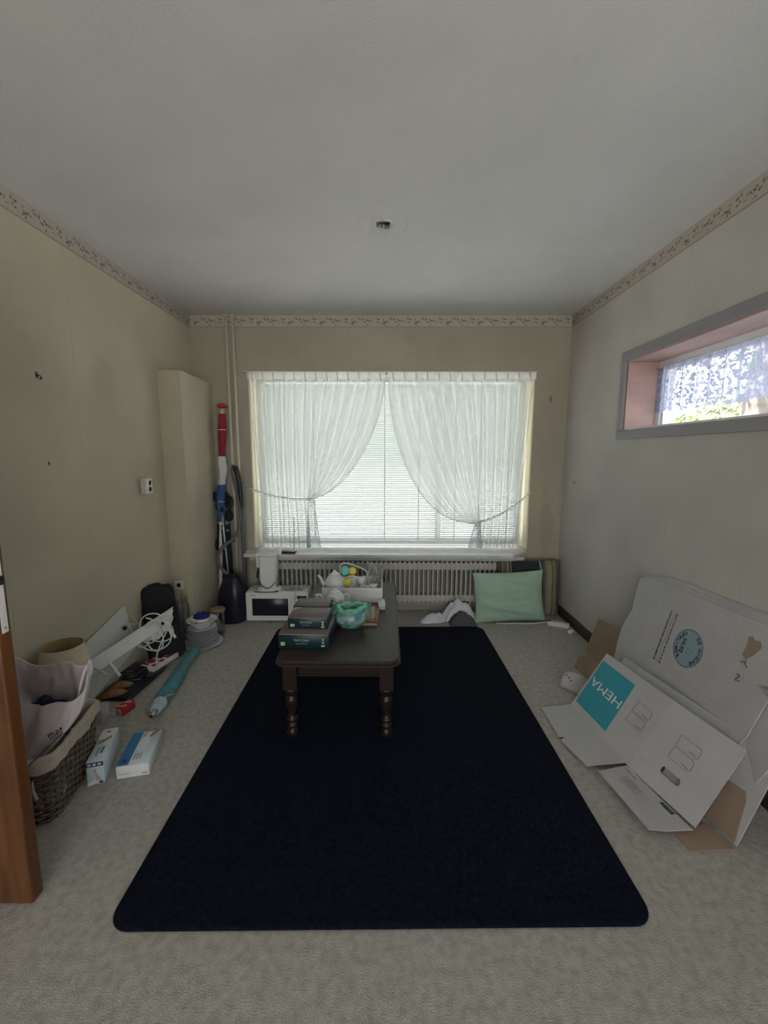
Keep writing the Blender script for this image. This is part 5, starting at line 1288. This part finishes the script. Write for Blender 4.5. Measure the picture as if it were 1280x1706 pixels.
# framed prints
for k, (lx, ly, w_, l_, rz_, lb) in enumerate(((-.150, 2.44, .205, .235, -3, 'framed picture under another one behind the wrapped pot'), (-.155, 2.45, .195, .225, 1, 'framed small picture lying on top behind the wrapped pot'))):
    z = ZT+.0165*k
    t = thing('framed_picture', lb, 'picture frame', (lx, ly, z), math.radians(rz_)); m = MB()
    for a, b, c, d in ((-w_/2, w_/2, -l_/2, -l_/2+.016), (-w_/2, w_/2, l_/2-.016, l_/2), (-w_/2, -w_/2+.016, -l_/2+.016, l_/2-.016), (w_/2-.016, w_/2, -l_/2+.016, l_/2-.016)): m.box(a, b, c, d, 0, .015)
    part('frame', m, M_photo if k == 0 else M_brownlea, t)
    m = MB(); m.box(-w_/2+.016, w_/2-.016, -l_/2+.016, l_/2-.016, .004, .011); part('mat_board', m, M_creamcloth, t)
    m = MB(); m.box(-w_/2+.030, w_/2-.030, -l_/2+.030, l_/2-.030, .011, .0118); part('print', m, M_photo2, t)
for k, lb in enumerate(('small white carton under a smaller one beside the framed pictures', 'small pale blue carton on top of the white one beside the framed pictures')):
    t = thing('small_carton', lb, 'box', (-.030, 2.585, ZT+.0185*k), math.radians(3*k)); m = MB(); m.rbox(-.022, .022, -.02, .085, 0, .018, .002, 1); part('box', m, M_card if k == 0 else M_glovebox, t)

def cup(label, loc, r, h_, rz=0, tilt=0, handle=True, nm='cup'):
    t = thing(nm, label, 'cup', loc, rz); T = Matrix.Rotation(tilt, 4, 'X')
    m = MB(); m.lathe([(0, 0), (r*.55, 0), (r*.75, h_*.2), (r, h_*.75), (r*1.03, h_), (r*.96, h_), (r*.9, h_*.7), (r*.6, h_*.12), (0, h_*.1)], 28); m.xf(T); part('bowl', m, M_porc, t)
    if handle:
        m = MB(); m.tube(smooth([(r*.9, 0, h_*.8), (r*1.5, 0, h_*.85), (r*1.6, 0, h_*.45), (r*.8, 0, h_*.25)], 5), .004, 8); m.xf(T); part('handle', m, M_porc, t)
    return t
def pot(label, loc, r, h_, rz, spout=1, lid=True, leaf=False):
    t = thing('teapot', label, 'teapot', loc, rz)
    m = MB(); m.lathe([(0, 0), (r*.62, 0), (r*.66, h_*.03), (r*.92, h_*.25), (r, h_*.45), (r*.93, h_*.65), (r*.66, h_*.82), (r*.45, h_*.87), (0, h_*.87)], 36); part('body', m, M_porc, t)
    m = MB(); m.lathe([(r*.52, h_*.85), (r*.50, h_*.88), (r*.30, h_*.94), (r*.10, h_*.955), (r*.12, h_*.97), (r*.20, h_*.985), (r*.18, h_*1.02), (0, h_*1.03)], 28); part('lid', m, M_porc, t)
    m = MB(); m.tube(smooth([(-r*.80, 0, h_*.38), (-r*1.15, 0, h_*.50), (-r*1.35, 0, h_*.72), (-r*1.65, 0, h_*.86)], 6), [.017-.0006*i for i in range(19)], 10); part('spout', m, M_porc, t)
    m = MB(); m.tube(smooth([(r*.80, 0, h_*.68), (r*1.30, 0, h_*.72), (r*1.42, 0, h_*.45), (r*1.15, 0, h_*.25), (r*.86, 0, h_*.25)], 6), .0055, 8); part('handle', m, M_porc, t)
    if leaf:
        m = MB(); rnd = random.Random(2)
        for i in range(26):
            a = -PI/2+rnd.gauss(0, .33); zz = h_*(.42+rnd.gauss(0, .13)); R = r*(1.0 if abs(zz/h_-.45) < .12 else .965)+.0016
            c = V((R*math.cos(a), R*math.sin(a), zz)); tx = V((-math.sin(a), math.cos(a), 0)); ph = rnd.uniform(0, PI); d = tx*math.cos(ph)+V((0, 0, 1))*math.sin(ph); e = tx*-math.sin(ph)+V((0, 0, 1))*math.cos(ph); L_ = .008
            m.add([c-d*L_, c+e*L_*.4, c+d*L_, c-e*L_*.4], [(0, 1, 2, 3)])
        part('leaf_print', m, M_leafprint, t, kind='stuff')
    return t
pot('white teapot with dark leaf print behind the green gift boxes', (-.318, 2.53, ZT), .062, .150, .35, leaf=True)
t = thing('sugar_bowl', 'small white lidded sugar bowl left of the leaf-print teapot', 'sugar bowl', (-.425, 2.50, ZT))
m = MB(); m.lathe([(0, 0), (.028, 0), (.040, .030), (.042, .055), (.036, .075), (0, .075)], 28); part('bowl', m, M_porc, t)
m = MB(); m.lathe([(.046, .075), (.044, .082), (.026, .098), (.008, .106), (.008, .112), (.017, .118), (.016, .124), (0, .126)], 28); part('lid', m, M_porc, t)
# white open box of crockery
t = thing('crate', 'open white box full of crockery at the far end of the coffee table', 'box', (-.228, 2.84, ZT))
m = MB(); w_, l_, h_ = .200, .135, .098
m.box(-w_, w_, -l_, l_, 0, .004); m.box(-w_, w_, -l_, -l_+.004, .004, h_); m.box(-w_, w_, l_-.004, l_, .004, h_); m.box(-w_, -w_+.004, -l_+.004, l_-.004, .004, h_); m.box(w_-.004, w_, -l_+.004, l_-.004, .004, h_+.045)
part('box', m, M_white, t)
m = MB(); m.box(-.095, .198, -l_-.0016, -l_, .0, .080); part('paper_label', m, M_wink, t)
zc = ZT+.0045
pot('plain white teapot with raised spout in the white box', (-.355, 2.82, zc), .070, .175, .15)
cup('white cup lying near the front of the white box', (-.160, 2.765, zc+.055), .028, .045, .3, .9)
cup('white cup at the right front of the white box', (-.085, 2.765, zc+.045), .030, .055, -2.6, .2)
cup('white cup standing behind the coloured eggs', (-.165, 2.84, zc+.075), .030, .055, 1.0, -.3, False)
t = thing('milk_jug', 'white milk jug under the coloured eggs in the white box', 'jug', (-.245, 2.90, zc)); m = MB(); m.lathe([(0, 0), (.035, 0), (.045, .05), (.034, .09), (.038, .11), (.034, .11), (.030, .09), (0, .02)], 28); part('body', m, M_porc, t); m = MB(); m.tube(smooth([(.036, 0, .095), (.065, 0, .085), (.062, 0, .04), (.043, 0, .035)], 5), .004, 8); part('handle', m, M_porc, t)
for nm_, lb, p, mt_, r in (('turquoise', 'turquoise decorative egg in the white box', (-.288, 2.85, .612), M_turq, .030), ('yellow', 'golden yellow decorative egg beside the turquoise one', (-.236, 2.855, .610), M_yellow, .027), ('lime', 'lime yellow decorative egg below the turquoise one', (-.268, 2.80, .548), M_lime, .028)):
    m = MB(); m.lathe([(0, -r)]+[(r*math.sin(PI*k/12)*(1+.0*k), -r*math.cos(PI*k/12)*(1.12 if k > 6 else 1)) for k in range(1, 12)]+[(0, r*1.12)], 24); single('decorative_egg', m, mt_, lb, 'egg', p)
t = thing('wire_handle', 'thin white curved wire handle arching over the coloured eggs', 'handle', (-.245, 2.91, .54))
m = MB(); m.tube(smooth([(-.080, 0, .0), (-.085, 0, .07), (-.075, 0, .108), (-.03, 0, .112), (.04, 0, .088), (.10, 0, .055), (.11, 0, .0)], 6), .004, 8); part('wire', m, M_white, t)
t = thing('wrapped_bouquet', 'transparent wrapped bunch with green leaves at the right end of the white box', 'bouquet', (-.085, 2.88, zc))
mb = MB(); rnd = random.Random(8)
for i in range(110):
    k = rnd.random(); c = V((-.0+.045*(rnd.random()-.3)*(1+k), rnd.uniform(-.03, .03), .06+.135*k-.035*abs(rnd.random()-.4))); d = V((rnd.gauss(.4, .5), rnd.gauss(0, .4), rnd.gauss(0, .8))).normalized(); e = d.orthogonal().normalized(); L_ = .020
    mb.add([c-e*L_*.3, c+d*L_*.8, c+e*L_*.3, c-d*L_*.8], [(0, 1, 2, 3)])
part('leaves', mb, mat('bouquet_leaves', (.16, .20, .11), .6, col2=(.42, .45, .36), vscale=60), t, kind='stuff')
def wrap(s, q): a = 2*PI*s; r = .012+.044*q+.005*math.sin(9*a); return (r*math.cos(a)*1.1+.012*q, r*math.sin(a)*.7, .03+.17*q+.03*q*math.cos(a+2.6)+.01*math.sin(5*a)*q)
m = MB(); m.grid(wrap, 48, 12, cu=True); part('clear_wrap', m, M_film, t)
m = MB(); m.tube([(-.052, -.02, .06), (-.040, -.015, .15), (-.022, -.01, .225)], .004, 6); part('stem', m, M_card, t)

# little crumbs seen on the carpet
for k, (x, y) in enumerate(((-1.315, 2.335), (-1.44, 2.86))):
    m = MB(); m.blob((0, 0, .005), (.006, .005, .005), 2, amp=.3); single('paper_crumb', m, M_white, 'tiny white crumb on the carpet, %s' % ('left of the middle of the parasol' if k == 0 else 'near the far end of the parasol'), 'crumb', (x, y, .0))
